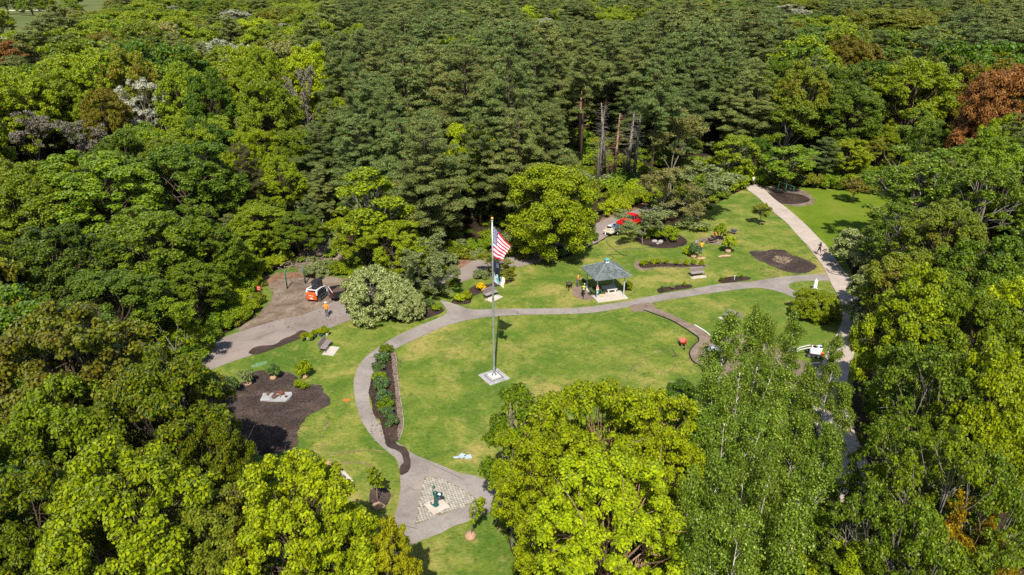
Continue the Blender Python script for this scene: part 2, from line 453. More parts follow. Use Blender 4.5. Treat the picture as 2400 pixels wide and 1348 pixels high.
def slim_birch(seed, R=1.7, H=10.0, stems=1, leaf=.15, dens=9., base=.22, n=46, trunk_r=.09):
    rng = np.random.default_rng(seed); mb = MB(); cl = []
    for s in range(stems):
        lean = rng.normal(size=2)*(.3 if stems == 1 else .9)
        mb.tube([(0, 0, -.3), (lean[0]*.25, lean[1]*.25, H*.3), (lean[0]*.7, lean[1]*.7, H*.7), (lean[0], lean[1], H*.97)], [trunk_r*1.2, trunk_r, trunk_r*.55, .012], 6)
        for i in range(n//stems):
            t = base + (1-base)*((i+rng.random())/(n//stems))
            prof = (1-t)**.55*1.15*min(1, .55+(t-base)*2.2)
            a = rng.uniform(0, 6.28); L = R*prof*rng.uniform(.45, 1.1)+.1
            st = np.array([lean[0]*t, lean[1]*t, H*t])
            en = st + np.array([math.cos(a)*L, math.sin(a)*L, L*rng.uniform(.3, .8)])
            limb(mb, rng, st-np.array([0, 0, .15]), en, .028, .008, .06, 3, 3)
            for q in (.55, .85, 1.05):
                w = rng.uniform(.28, .50)*(.7+.5*R/1.7*.6)*min(1, R/1.2)
                p = st+(en-st)*q + rng.normal(size=3)*.14*min(1, R/1.2)
                cl.append((*p, w, w, w*rng.uniform(.6, 1.0)))
    V = leaf_arrays(rng, cl, leaf, dens, aspect=.8, up=.1, jit=1.1, low=-.8, shell=(.35, 1.15))
    return V, mb, H, R

def shrub(seed, R=1.0, H=1.2, leaf=.13, dens=26., lobes=14, clump=.42, flat=.85, stems=6):
    rng = np.random.default_rng(seed); cl = []; mb = MB()
    for i in range(lobes):
        a = rng.uniform(0, 6.28); rr = math.sqrt(rng.random())*.72; u = rng.uniform(.25, .85)
        c = np.array([math.cos(a)*rr*R, math.sin(a)*rr*R, H*u*(1-.45*rr)])
        r = R*clump*rng.uniform(.6, 1.0)
        cl.append((*c, r, r, min(r*flat, H*.4)))
    for k in range(stems):
        a = 6.28*k/stems + rng.uniform(-.3, .3)
        limb(mb, rng, (0, 0, -.05), (math.cos(a)*R*.6, math.sin(a)*R*.6, H*.7), .03*max(.5, R), .008, .1, 4, 3)
    V = leaf_arrays(rng, cl, leaf, dens, up=.4, jit=.6, low=-.2)
    return V, mb, H, R

def bare_tree(seed, R=1.6, H=12.0, whorls=26, dead=True, tuft=False, r0=.19):
    rng = np.random.default_rng(seed); mb = MB()
    lean = rng.normal(size=2)*.35
    mb.tube([(0, 0, -.3), (lean[0]*.4, lean[1]*.4, H*.45), (lean[0], lean[1], H)], [r0, r0*.72, .03], 7)
    for i in range(whorls):
        t = .22 + .76*i/whorls; st = np.array([lean[0]*t, lean[1]*t, H*t])
        for k in range(rng.integers(2, 5)):
            a = rng.uniform(0, 6.28); L = R*rng.uniform(.25, 1.0)*(1.1-t*.7)
            en = st + np.array([math.cos(a)*L, math.sin(a)*L, L*rng.uniform(-.15, .4)])
            limb(mb, rng, st, en, .035, .008, .10, 3, 4)
            for q in range(3):
                p = st+(en-st)*rng.uniform(.4, .95)
                limb(mb, rng, p, p+rng.normal(size=3)*.35*L*.6, .012, .005, .1, 3, 2)
    return None, mb, H, R

def twiggy_tree(seed, R=4.0, H=11.0, bark='grey', leafy=None, leaf=.14, dens=3., r0=.12):
    """fine branching crown, thinly leaved: recursive branching"""
    rng = np.random.default_rng(seed); mb = MB(); tips = []
    def rec(p, d, L, r, lv):
        d = d/np.linalg.norm(d); e = p + d*L
        limb(mb, rng, p, e, r, r*.62, .06, 5 if lv < 2 else 3, 3)
        if lv >= 4: tips.append(e); return
        for _ in range(4 if lv == 0 else 3):
            nd = d + rng.normal(size=3)*.52 + np.array([0, 0, .12]); nd[2] = max(nd[2], -.15)
            rec(e, nd, L*rng.uniform(.58, .82), r*.58, lv+1)
        tips.append(e)
    rec(np.array([0, 0, -.2]), np.array([rng.normal()*.05, rng.normal()*.05, 1.]), H*.30, r0, 0)
    T = np.array(tips)
    sx = R/np.percentile(np.hypot(T[:, 0], T[:, 1]), 96); sz = H/T[:, 2].max()
    mb.v = [(x*(sx if z > .5 else 1), y*(sx if z > .5 else 1), z*sz) for x, y, z in mb.v]
    T = T*np.array([sx, sx, sz])
    V = None
    if leafy:
        cl = [(*t_, leafy, leafy, leafy*.7) for t_ in T]
        V = leaf_arrays(rng, cl, leaf, dens, aspect=.8, up=.1, jit=1.0, low=-.9, shell=(.2, 1.2))
    return V, mb, H, R

PROTO = {}
def reg(key, res, leafm, bark):
    V, mb, H, R = res
    trunk = mb.mesh('trunk', [BARK[bark]], True)
    crown = quads_mesh('crown', V, LEAF[leafm]) if V is not None else None
    PROTO.setdefault(key, []).append((trunk, crown, H, R))
for i in range(4): reg('maple', broad_tree(11+i, 4.4, 12, .12, 24, 14, .20, .78, flat=.9, clump=.215), 'maple', 'brown')
for i in range(2): reg('oak', broad_tree(31+i, 5.6, 13, .14, 26, 13, .22, .8, flat=.75, clump=.20, sag=.2, droop=.15), 'oak', 'brown')
for i in range(2): reg('river_birch', broad_tree(41+i, 4.8, 14.5, .10, 30, 15, .18, .62, flat=.8, clump=.19, trunk_r=.22, shell=(.45, 1.1)), 'lime', 'pinkish')
for i in range(2): reg('poplar', broad_tree(51+i, 4.2, 14, .14, 20, 13, .19, .55, clump=.19, trunk_r=.2, shell=(.35, 1.15)), 'birch', 'grey')
for i in range(2): reg('round', broad_tree(56+i, 4.8, 11.5, -.02, 32, 12, .22, .62, flat=1.0, clump=.30, trunk_r=.25, span=1.85), 'shrub', 'brown')
for i in range(4): reg('pine', pine_tree(61+i, 4.2, 17, .20 + .05*(i % 2), .32, .8), 'pine', 'brown')
for i in range(2): reg('highpine', pine_tree(68+i, 4.2, 21, .56, .34, .8), 'pine', 'brown')
for i in range(3): reg('birch', slim_birch(71+i, 1.6+.2*i, 10, 1, .115, .26, .28), 'birch', 'white')
reg('birch', slim_birch(77, 2.0, 10.5, 3, .115, .26, .28, n=54), 'birch', 'white')
for i in range(2): reg('slim', broad_tree(81+i, 2.4, 11, .10, 15, 9, .21, .8, clump=.34, top=.25, trunk_r=.14), 'maple', 'grey')
for i in range(2): reg('dogwood', broad_tree(91+i, 3.2, 4.6, .05, 16, 10, .20, .8, flat=.7, clump=.26, trunk_r=.1), 'cream', 'grey')
for i in range(2): reg('mound', broad_tree(96+i, 4.0, 5.0, -.10, 30, 14, .20, .9, flat=.9, clump=.24, trunk_r=.08, shell=(.5, 1.15)), 'cream', 'grey')
for i in range(3): reg('shrub', shrub(101+i, 1.0, 1.2, .15, .8), 'shrub', 'brown')
for i in range(2): reg('big_shrub', shrub(111+i, 2.6, 2.6, .22, .85, 34, .24), 'shrub', 'brown')
for i in range(2): reg('bare', bare_tree(121+i), 'twig', 'grey')
for i in range(2): reg('twiggy', twiggy_tree(131+i, 4, 11, leafy=.42, leaf=.17, dens=.45), 'pale_olive', 'grey')
reg('twiggy_bare', twiggy_tree(141, 4, 11), 'twig', 'grey')
reg('sapling', slim_birch(151, .55, 2.9, 1, .15, .5, .38, 16, .028), 'maple', 'grey')
reg('small_tree', broad_tree(152, 1.35, 3.7, .24, 12, 7, .17, .75, clump=.36, trunk_r=.055), 'olive', 'grey')
reg('conical', broad_tree(153, .9, 2.6, .03, 14, 8, .14, .85, clump=.42, top=.65, trunk_r=.05), 'shrub', 'brown')
# far, lighter prototypes
for i in range(3): reg('far_broad', broad_tree(161+i, 4.6, 12, .10, 20, 11, .31, .78, flat=.95, clump=.24), 'maple', 'brown')
for i in range(2): reg('far_pine', pine_tree(166+i, 4.2, 17, .22, .46, .8), 'pine', 'brown')

def plant(name, proto, leafm, x, y, H, R, label, cat='tree', group=None, var=None, rz=None, bark=None, tilt=None, z=0.0, extra_kids=None):
    pl = PROTO[proto]; k = (int(abs(x)*37+abs(y)*91) if var is None else var) % len(pl)
    trunk, crown, h0, r0 = pl[k]
    e = thing(name, label, cat, (x, y, z), rz if rz is not None else random.uniform(0, 6.28), group)
    if tilt: e.rotation_euler = (tilt[0], tilt[1], e.rotation_euler[2])
    e.scale = (R/r0, R/r0, H/h0)
    t = link(bpy.data.objects.new('trunk' if cat == 'tree' else 'stem', trunk), e)
    if bark:
        t.material_slots[0].link = 'OBJECT'; t.material_slots[0].material = BARK[bark]
    if crown is not None and leafm:
        c = link(bpy.data.objects.new('crown' if cat == 'tree' else 'foliage', crown), e)
        if leafm != 'native':
            c.material_slots[0].link = 'OBJECT'; c.material_slots[0].material = LEAF[leafm]
    return e
# ------------------------------------------------------------------ the ground
MAT = {}
MAT['floor'] = ground_mat('forest_floor', [(.35, (.020, .016, .008)), (.55, (.050, .036, .018)), (.75, (.030, .040, .010))], .12, 3.0, .4, .6, .08,
    extra=[(.35, .55, .7, (.12, .055, .025), .5)])
MAT['lawn'] = ground_mat('lawn_grass', [(.34, (.078, .132, .015)), (.46, (.128, .175, .022)), (.55, (.200, .215, .038)), (.65, (.300, .250, .074))], .16, 4.5, .50, .5, .03,
    streak=(1, 4, 1), extra=[(.40, .49, .62, (.060, .125, .013), .6), (.9, .55, .70, (.30, .25, .08), .6), (.05, .5, .65, (.09, .150, .016), .5), (1.6, .52, .70, (.055, .10, .012), .55), (2.6, .60, .72, (.26, .23, .09), .5)])
MAT['meadow'] = ground_mat('meadow_grass', [(.35, (.085, .140, .008)), (.55, (.120, .175, .010)), (.75, (.19, .19, .03))], .12, 3.5, .3, .5, .03, streak=(1, 4, 1))
MAT['asphalt'] = ground_mat('path_asphalt', [(.32, (.205, .172, .155)), (.5, (.265, .228, .205)), (.68, (.320, .280, .250))], .35, 12, .24, .4, .01, extra=[(1.7, .55, .72, (.17, .14, .12), .55), (.25, .55, .7, (.33, .27, .22), .45)])
MAT['road'] = ground_mat('road_asphalt', [(.3, (.195, .155, .135)), (.55, (.265, .220, .195)), (.75, (.30, .24, .20))], .22, 11, .18, .3, .01, extra=[(.6, .55, .72, (.17, .12, .09), .55)], streak=(1, 5, 1))
MAT['dirt'] = ground_mat('bare_dirt', [(.3, (.120, .082, .056)), (.5, (.200, .148, .108)), (.7, (.285, .225, .172))], .45, 6, .30, .8, .04, extra=[(.9, .55, .68, (.085, .055, .038), .6), (.3, .60, .72, (.12, .12, .03), .5)])
MAT['pinkdirt'] = ground_mat('raked_dirt', [(.3, (.150, .108, .080)), (.7, (.265, .200, .152))], .6, 8, .25, .6, .02, extra=[(1.1, .58, .66, (.09, .05, .035), .5)])
MAT['mulch'] = ground_mat('dark_mulch', [(.3, (.026, .017, .014)), (.55, (.052, .034, .027)), (.75, (.095, .060, .044))], .5, 9, .55, 1.0, .05)
MAT['mulch_big'] = ground_mat('spread_mulch', [(.3, (.036, .026, .023)), (.5, (.066, .048, .042)), (.68, (.125, .088, .068))], .5, 8, .55, 1.0, .06, streak=(1, 3, 1))
MAT['worn'] = ground_mat('worn_turf', [(.35, (.15, .14, .04)), (.6, (.22, .18, .08))], 1.2, 6, .4)
MAT['rust_mulch'] = ground_mat('red_leaf_litter', [(.3, (.14, .075, .045)), (.6, (.26, .15, .09)), (.8, (.36, .24, .15))], 1.2, 8, .5, 1.0, .05)
MAT['wet'] = ground_mat('wet_stain', [(.3, (.040, .026, .020)), (.7, (.075, .052, .042))], .9, 9, .25, .3, .008, rough=.55)
MAT['concrete'] = ground_mat('path_concrete', [(.35, (.380, .310, .260)), (.65, (.470, .395, .335))], .4, 12, .12, .25, .006, extra=[(.8, .6, .75, (.33, .26, .21), .5)])
MAT['pad'] = ground_mat('pad_concrete', [(.35, (.43, .37, .31)), (.65, (.55, .48, .41))], 1.1, 12, .10, .2, .005)
MAT['stone'] = ground_mat('granite_grey', [(.35, (.27, .27, .27)), (.65, (.40, .39, .38))], 1.4, 10, .25, .3, .006)
MAT['cobble'] = island_mat('cobble_granite', [(0, (.31, .285, .25)), (.5, (.38, .35, .305)), (1, (.45, .415, .365))], .85, 20)
MAT['grout'] = ground_mat('cobble_joint_soil', [(.3, (.15, .125, .085)), (.7, (.23, .20, .12))], 1.5, 12, .3, .4, .01)
MAT['straw'] = ground_mat('pale_straw', [(.3, (.12, .085, .055)), (.55, (.26, .185, .12)), (.75, (.38, .28, .18))], 1.5, 11, .4, .8, .03)

def fractal_edge(poly, amp, step=.22, seed=0, smooth=True):
    """closed outline -> smoothed, then roughened like a real turf edge"""
    P = [Vector((x, y)) for x, y in poly]; n = len(P); out = []
    for i in range(n):
        p0, p1, p2, p3 = P[i-1], P[i], P[(i+1) % n], P[(i+2) % n]
        m = max(1, int((p2-p1).length/step))
        sharp = not smooth
        for k in range(m):
            t = k/m
            if sharp: q = p1.lerp(p2, t)
            else: q = .5*((2*p1)+(-p0+p2)*t+(2*p0-5*p1+4*p2-p3)*t*t+(-p0+3*p1-3*p2+p3)*t**3)
            out.append(q)
    res = []
    for i, q in enumerate(out):
        d = out[(i+1) % len(out)] - out[i-1]
        nrm = Vector((-d.y, d.x)).normalized() if d.length > 1e-6 else Vector((0, 0))
        a = mnoise.noise(Vector((q.x*.9, q.y*.9, seed)))*.6 + mnoise.noise(Vector((q.x*3.1, q.y*3.1, seed+7)))*.5
        res.append(tuple(q + nrm*a*amp))
    return res
def sheet(name, poly, z, mat, amp=.1, seed=0, kind='structure', smooth=True, step=.25, parent=None):
    pts = fractal_edge(poly, amp, step, seed, smooth)
    tri = tessellate_polygon([[Vector((x, y, 0)) for x, y in pts]])
    me = bpy.data.meshes.new(name)
    V = [(x, y, z) for x, y in pts]; F = []
    for t in tri:
        A, B, C_ = [Vector(V[i]) for i in t]
        F.append(tuple(t) if (B-A).cross(C_-A).z > 0 else tuple(t[::-1]))
    me.from_pydata(V, [], F); me.materials.append(mat); me.update()
    o = link(bpy.data.objects.new(name, me), parent)
    if kind: o['kind'] = kind
    return o

# forest floor: one sheet to the horizon, gently rolling away from the park
def floor_z(x, y):
    r = math.hypot(x-5, y-65)
    k = min(1, max(0, (r-75)/120))
    return k*(1.2*mnoise.noise(Vector((x*.012, y*.012, 0)))*1.5)
mb = MB(); ys = [-120+8*i for i in range(46)] + [248+24*i for i in range(20)] + [750, 1000, 1500, 2500, 4500]
xs = [-2600, -1500, -900, -600] + [-420+14*i for i in range(61)] + [600, 900, 1500, 2600]
V = [(x, y, floor_z(x, y) if y < 900 and abs(x) < 500 else 0) for y in ys for x in xs]; nx = len(xs)
F = [(j*nx+i, j*nx+i+1, (j+1)*nx+i+1, (j+1)*nx+i) for j in range(len(ys)-1) for i in range(nx-1)]
tag(mb.add(V, F).build('ground', MAT['floor'], smooth=True), kind='structure')

CLEAR_PX = [(470, 850), (505, 800), (590, 745), (612, 700), (590, 662), (655, 632), (760, 625), (900, 645), (1040, 650), (1090, 612), (1200, 622), (1320, 604),
            (1388, 577), (1440, 547), (1500, 520), (1560, 535), (1640, 500), (1720, 455), (1758, 440), (1800, 432), (1880, 438), (1960, 445), (2075, 455), (2100, 520), (2060, 570), (1985, 590),
            (2000, 650), (2030, 720), (2030, 800), (2000, 900), (1975, 1000), (1900, 1000), (1700, 960), (1450, 985), (1250, 1010), (1180, 1080), (1190, 1250),
            (1220, 1380), (1180, 1500), (900, 1500), (860, 1300), (700, 1180), (600, 1130), (520, 1040), (480, 960)]
CLEAR = GP(CLEAR_PX)
sheet('lawn', CLEAR, .020, MAT['lawn'], .35, 1)
sheet('meadow', GP([(1800, 455), (1850, 438), (1960, 447), (2070, 458), (2098, 520), (2055, 570), (1985, 590), (1975, 605), (1962, 612), (1937, 573), (1914, 550), (1892, 527), (1864, 502), (1841, 482), (1813, 462), (1795, 446)]), .026, MAT['meadow'], .1, 2)

# dirt forecourt and the old road
sheet('dirt', GP([(560, 775), (600, 742), (628, 712), (640, 690), (622, 668), (600, 655), (650, 645), (740, 648), (800, 652), (870, 662), (915, 690), (890, 735), (818, 752), (760, 775), (690, 795), (600, 800)]), .028, MAT['dirt'], .4, 3)
sheet('road', GP([(300, 905), (400, 845), (478, 810), (516, 794), (575, 774), (648, 752), (720, 735), (800, 700), (870, 680), (940, 668), (1000, 655), (1075, 625), (1130, 605), (1240, 590), (1330, 560), (1415, 515), (1456, 501), (1490, 492), (1560, 470), (1620, 450),
                  (1640, 458), (1580, 485), (1530, 505), (1500, 520), (1440, 545), (1385, 575), (1300, 605), (1200, 630), (1110, 652), (1040, 678), (960, 702), (880, 730), (808, 755), (764, 773), (721, 785), (691, 799), (639, 818), (587, 834), (534, 852), (470, 880), (380, 940)]), .034, MAT['road'], .10, 4)
sheet('path', GP([(1033, 705), (1067, 713.6), (1085, 720.5), (1107, 725.5), (1133, 726), (1200, 724.3), (1267, 723.7), (1334, 722.5), (1378, 720), (1423, 713.6), (1467, 707), (1500, 700), (1552, 689.5), (1625, 677.5), (1685, 666.5), (1758, 660.5), (1842, 648.5), (1939, 642.4), (1943, 650), (1945, 658), (1891, 659), (1862, 662), (1848, 668.5), (1852, 676), (1871, 686), (1892, 694), (1925, 712), (1955, 735), (1940, 742), (1905, 725), (1867, 701), (1830, 686), (1794, 677.5), (1758, 676),
                  (1697, 683.5), (1625, 694), (1552, 706), (1480, 718.5), (1445, 725), (1378, 735), (1289, 737.3), (1200, 739.5), (1133, 744.8), (1092, 752), (1042, 765.6), (998, 784.6), (954, 805), (925, 820), (899, 845), (878, 878), (867, 905), (866, 940), (880, 980), (905, 1012), (918, 1030), (946, 1047), (966, 1063), (1001, 1078.5), (1040, 1094), (1075, 1108), (1103, 1114), (1150, 1128), (1200, 1140),
                  (1200, 1185), (1160, 1197), (1122, 1212), (1083, 1228), (1067, 1232), (1028, 1253), (989, 1267), (962, 1282), (930, 1310), (895, 1360), (850, 1350), (893, 1290), (915, 1241), (930, 1192), (938, 1157), (939, 1133), (936, 1098), (926, 1074.6), (903, 1055), (872, 1023.7), (848, 988), (834.5, 945), (828.5, 905), (831.7, 881), (843, 854.6), (864, 831), (893, 811), (925, 791), (969, 770), (1012, 752.5), (1044.6, 737), (1047, 729), (1044, 721)]),
      .040, MAT['asphalt'], .07, 5, step=.14)
sheet('puddle', GP([(582, 826), (604, 813), (642, 808), (662, 796), (691, 784), (706, 775), (722, 780), (716, 787), (690, 800), (640, 819), (600, 832)]), .046, MAT['wet'], .15, 6)
sheet('wet_stain', GP([(899, 1016), (910, 1018), (921, 1022), (932, 1044), (948, 1048), (958, 1060), (962, 1085), (960, 1102), (942, 1115), (936, 1106), (940, 1092), (948, 1085), (940, 1066), (925, 1055), (908, 1048)]), .046, MAT['wet'], .12, 7)
# planting beds (mulch sheets)
sheet('mulch_bed', GP([(908, 818), (922, 821), (931, 840), (932, 879), (936, 918), (941, 957), (944, 996), (937, 1028), (922, 1035), (899, 1018), (891, 986), (876, 973), (871, 945), (864, 922), (867, 898), (876, 871), (884, 845), (897, 826)]), .052, MAT['mulch'], .16, 8)
sheet('dirt_margin', GP([(916, 819), (926, 826), (931, 850), (933, 879), (936, 918), (941, 957), (944, 996), (938, 1029), (930, 1025), (934, 990), (928, 950), (925, 915), (921, 875), (918, 845)]), .056, MAT['pinkdirt'], .22, 9)
sheet('mulch_clearing', GP([(500, 880), (552, 898), (572, 894), (600, 872), (626, 869), (660, 870), (692, 880), (702, 895), (724, 902), (752, 903), (763, 922), (776, 944), (755, 958), (730, 970), (715, 985), (702, 1000), (697, 1015), (700, 1032), (690, 1048), (652, 1063), (622, 1068), (560, 1040), (500, 1010), (470, 950)]), .028, MAT['mulch_big'], .28, 10)
sheet('mulch_bed', GP([(1487, 616), (1500, 611), (1530, 613), (1570, 615), (1620, 618), (1656, 622), (1656, 627), (1600, 628), (1550, 627.5), (1525, 631), (1505, 634), (1490, 629)]), .030, MAT['pinkdirt'], .1, 11)
sheet('mulch_bed', GP([(1498, 619), (1512, 613), (1560, 617), (1610, 620), (1655, 622.5), (1652, 625), (1600, 626), (1540, 626), (1512, 629), (1500, 627)]), .034, MAT['mulch'], .08, 12)
sheet('mulch_bed', GP([(1541, 678), (1560, 673), (1590, 669), (1610, 667), (1621, 669), (1620, 675), (1590, 680), (1560, 685), (1545, 687)]), .034, MAT['mulch'], .08, 13)
sheet('mulch_bed', GP([(1684, 657), (1705, 650), (1730, 648), (1757, 650), (1757, 656), (1735, 660), (1700, 664), (1687, 663)]), .034, MAT['mulch'], .08, 14)
sheet('bare_patch', GP([(1757, 592), (1767, 588), (1790, 589), (1810, 585), (1838, 587), (1852, 597), (1876, 604), (1900, 614), (1914, 624), (1908, 633), (1882, 641), (1856, 640), (1827, 631), (1791, 616), (1767, 604)]), .030, MAT['mulch_big'], .35, 15)
sheet('straw_patch', GP([(1812, 603), (1835, 600), (1853, 606), (1848, 617), (1830, 620), (1812, 613)]), .036, MAT['straw'], .8, 16, step=.12)
sheet('dirt', GP([(1790, 440), (1850, 440), (1890, 450), (1910, 470), (1900, 480), (1860, 484), (1820, 470)]), .030, MAT['dirt'], .5, 17)
sheet('mulch_ring', [(45.9+4.0*math.cos(t*.4)+.8*math.sin(t*.4), 111.2+3.5*math.sin(t*.4)-.6*math.cos(t*.4)) for t in range(16)], .036, MAT['mulch'], .08, 18)
sheet('mulch_bed', GP([(1060, 705), (1075, 695), (1095, 680), (1116, 669), (1142, 667), (1172, 658), (1196, 656), (1200, 661), (1170, 670), (1142, 680), (1125, 688), (1107, 697), (1104, 709), (1085, 714), (1062, 712)]), .030, MAT['mulch'], .12, 19)
sheet('mulch_bed', GP([(930, 742), (975, 735), (1010, 722), (1035, 720), (1040, 730), (1015, 742), (970, 754), (935, 756)]), .030, MAT['mulch'], .12, 20)
sheet('mulch_bed', [(21.0+3.6*math.cos(t*.4), 90.6+3.4*math.sin(t*.4)) for t in range(16)], .030, MAT['mulch'], .25, 21)
sheet('mulch_ring', GP([(868, 1150), (890, 1142), (912, 1150), (915, 1170), (908, 1185), (885, 1190), (868, 1180)]), .030, MAT['mulch_big'], .15, 22)
sheet('mulch_ring', GP([(1640, 558), (1690, 556), (1708, 562), (1700, 572), (1660, 572)]), .030, MAT['pinkdirt'], .2, 23)
sheet('dirt_patch', GP([(1372, 672), (1392, 690), (1385, 704), (1350, 698), (1340, 680), (1352, 668)]), .030, MAT['pinkdirt'], .15, 24)
sheet('leaf_litter', GP([(1405, 522), (1420, 505), (1480, 484), (1540, 470), (1560, 474), (1480, 494), (1420, 514)]), .038, MAT['rust_mulch'], .2, 25)
sheet('leaf_litter', GP([(1060, 628), (1080, 608), (1110, 600), (1105, 612), (1075, 630)]), .038, MAT['rust_mulch'], .2, 27)
sheet('leaf_litter', GP([(590, 665), (620, 655), (660, 640), (750, 640), (740, 650), (660, 655), (625, 672)]), .038, MAT['rust_mulch'], .3, 28)
sheet('leaf_litter', GP([(700, 595), (740, 575), (790, 570), (800, 600), (760, 640), (700, 640)]), .024, MAT['dirt'], .5, 29)
# long dirt strip being dug along the east lawn, opening into a plot behind the birches
sheet('dirt_strip', GP([(1478, 716), (1500, 713), (1526, 710), (1532, 716), (1543, 724.6), (1577, 739), (1615, 758.4), (1635, 768), (1649, 778), (1664, 787.4), (1700, 790), (1760, 785), (1810, 810), (1860, 840), (1905, 853), (1924, 853), (1916, 872), (1880, 905), (1800, 925), (1720, 912), (1690, 885), (1664, 863), (1644, 859), (1625, 848), (1617.7, 836), (1617.7, 824), (1625, 811.6), (1637, 800), (1637, 792), (1625, 783), (1603, 769), (1572, 751), (1528, 734), (1507, 731), (1484, 731), (1476, 722)]), .046, MAT['pinkdirt'], .07, 30)

# bare / worn marks in the turf
def tuft(name, pts, w, mat, z, seed):
    P = [Vector(G(*p)) for p in pts]; L = []; R_ = []
    for i, p in enumerate(P):
        d = (P[min(i+1, len(P)-1)] - P[max(i-1, 0)]).normalized(); n_ = Vector((-d.y, d.x))*w/2*(1 if 0 < i < len(P)-1 else .3)
        L.append(tuple(p+n_)); R_.append(tuple(p-n_))
    return sheet(name, L+R_[::-1], z, mat, w*.35, seed)
tuft('tyre_track', [(770, 1068), (800, 1062), (840, 1058), (880, 1056), (905, 1060)], .22, MAT['worn'], .026, 31)
tuft('tyre_track', [(760, 1092), (800, 1086), (840, 1084), (868, 1092), (880, 1110), (878, 1125)], .3, MAT['worn'], .026, 32)
tuft('tyre_track', [(758, 1010), (765, 998), (768, 985)], .3, MAT['worn'], .026, 33)
tuft('tyre_track', [(1790, 655), (1815, 645), (1825, 630), (1815, 615)], .25, MAT['worn'], .026, 34)

# concrete footpath on the east side: slab by slab with open joints
def rail(pts, step=None, m=60):
    P = [Vector(G(*p)) for p in pts]; acc = [0]
    for i in range(1, len(P)): acc.append(acc[-1]+(P[i]-P[i-1]).length)
    out = []
    for k in range(m+1):
        s = acc[-1]*k/m; i = max(j for j in range(len(acc)) if acc[j] <= s+1e-9); i = min(i, len(P)-2)
        t = (s-acc[i])/(acc[i+1]-acc[i])
        p0 = P[max(i-1, 0)]; p1 = P[i]; p2 = P[i+1]; p3 = P[min(i+2, len(P)-1)]
        out.append(.5*((2*p1)+(-p0+p2)*t+(2*p0-5*p1+4*p2-p3)*t*t+(-p0+3*p1-3*p2+p3)*t**3))
    return out
LEFT = [(1745, 440), (1759, 450.6), (1776, 463), (1808, 493.5), (1841, 521), (1864, 546.5), (1889, 574), (1914, 604.5), (1927, 622), (1939, 645), (1949, 668), (1962, 690), (1972, 712), (1975, 737), (1971, 761), (1961, 781), (1951, 802), (1939, 826), (1924, 855), (1912, 880), (1903, 915), (1903, 960), (1915, 1010), (1940, 1080), (1965, 1160), (1990, 1240), (2010, 1330)]
RIGHT = [(1775, 431), (1788, 441), (1813.5, 466), (1841, 486), (1864, 506), (1892, 531), (1914, 554), (1937, 577), (1952, 599), (1967, 622), (1982, 642), (1998, 662), (2010, 684), (2016, 705), (2019, 730), (2018, 762), (2013, 790), (2006, 815), (1997, 845), (1988, 880), (1984, 920), (1988, 965), (2005, 1020), (2035, 1090), (2065, 1160), (2090, 1240), (2110, 1330)]
fp = tag(bpy.data.objects.new('footpath', None), kind='structure'); link(fp)
MS = 66
rl, rr = rail(LEFT, m=MS), rail(RIGHT, m=MS)
rnd = random.Random(5)
sheet('footpath_base', [tuple(p) for p in rl] + [tuple(p) for p in rr[::-1]], .041, MAT['grout'], .05, 40, kind=None, smooth=False, step=1.0, parent=fp)
for i in range(MS):
    g_ = .018
    a, b, c, d = rl[i].lerp(rl[i+1], g_), rl[i].lerp(rl[i+1], 1-g_), rr[i].lerp(rr[i+1], 1-g_), rr[i].lerp(rr[i+1], g_)
    dz = rnd.uniform(-.006, .006)
    m_ = MB(); m_.prism([tuple(d), tuple(c), tuple(b), tuple(a)], .02, .075+dz)
    o = m_.build('concrete_slab', MAT['concrete'], fp)
# cobbled triangle round the pump
cob = sheet('cobbled_plaza', GP([(995.4, 1118.7), (1019.4, 1120), (1043.5, 1126.7), (1070, 1140), (1097, 1154.7), (1112, 1166), (1122, 1176), (1074, 1193.5), (1023, 1212), (972.7, 1231.5), (984, 1175)]), .046, MAT['grout'], .02, 41, smooth=False)
def inside(p, poly):
    x, y = p; c = False; n = len(poly)
    for i in range(n):
        x1, y1 = poly[i]; x2, y2 = poly[(i+1) % n]
        if (y1 > y) != (y2 > y) and x < (x2-x1)*(y-y1)/(y2-y1)+x1: c = not c
    return c
tri_w = GP([(996, 1120), (1019.4, 1121.5), (1043.5, 1128), (1070, 1141), (1097, 1156), (1118, 1175), (1074, 1192.5), (1023, 1211), (974.5, 1230)])
pc = Vector(G(1023, 1186)); ang = math.radians(-24)
m_ = MB(); rnd = random.Random(9)
for i in range(-40, 41):
    for j in range(-40, 41):
        lx = i*.27 + (.135 if j % 2 else 0); ly = j*.145
        x = pc.x + lx*math.cos(ang)-ly*math.sin(ang); y = pc.y + lx*math.sin(ang)+ly*math.cos(ang)
        if not inside((x, y), tri_w): continue
        if abs(x-pc.x-.05)+abs(y-pc.y) < .98: continue
        m_.box((x+rnd.uniform(-.01, .01), y+rnd.uniform(-.008, .008), .05+rnd.uniform(-.006, .008)), (.235*rnd.uniform(.9, 1.05), .115*rnd.uniform(.9, 1.08), .06), (rnd.uniform(-.05, .05), rnd.uniform(-.05, .05), ang+rnd.uniform(-.05, .05)), taper=.86)
tag(m_.build('cobble', MAT['cobble'], cob), kind='stuff')
# far golf fairway beyond the wood
MAT['fair'] = ground_mat('fairway', [(.3, (.075, .105, .022)), (.6, (.125, .140, .040)), (.8, (.09, .13, .03))], .012, .6, .15, .2, .02)
sheet('fairway', [(-1100, 430), (-290, 470), (-270, 640), (-300, 900), (-350, 1500), (-500, 2200), (-2200, 2200), (-1600, 900)], 2.6, MAT['fair'], 4, 50, step=12)
mb = MB(); mb.tube([(-900, 900, 2.75), (-560, 905, 2.75), (-430, 955, 2.75), (-300, 1000, 2.75), (-200, 1010, 2.75)], 1.6, 4)
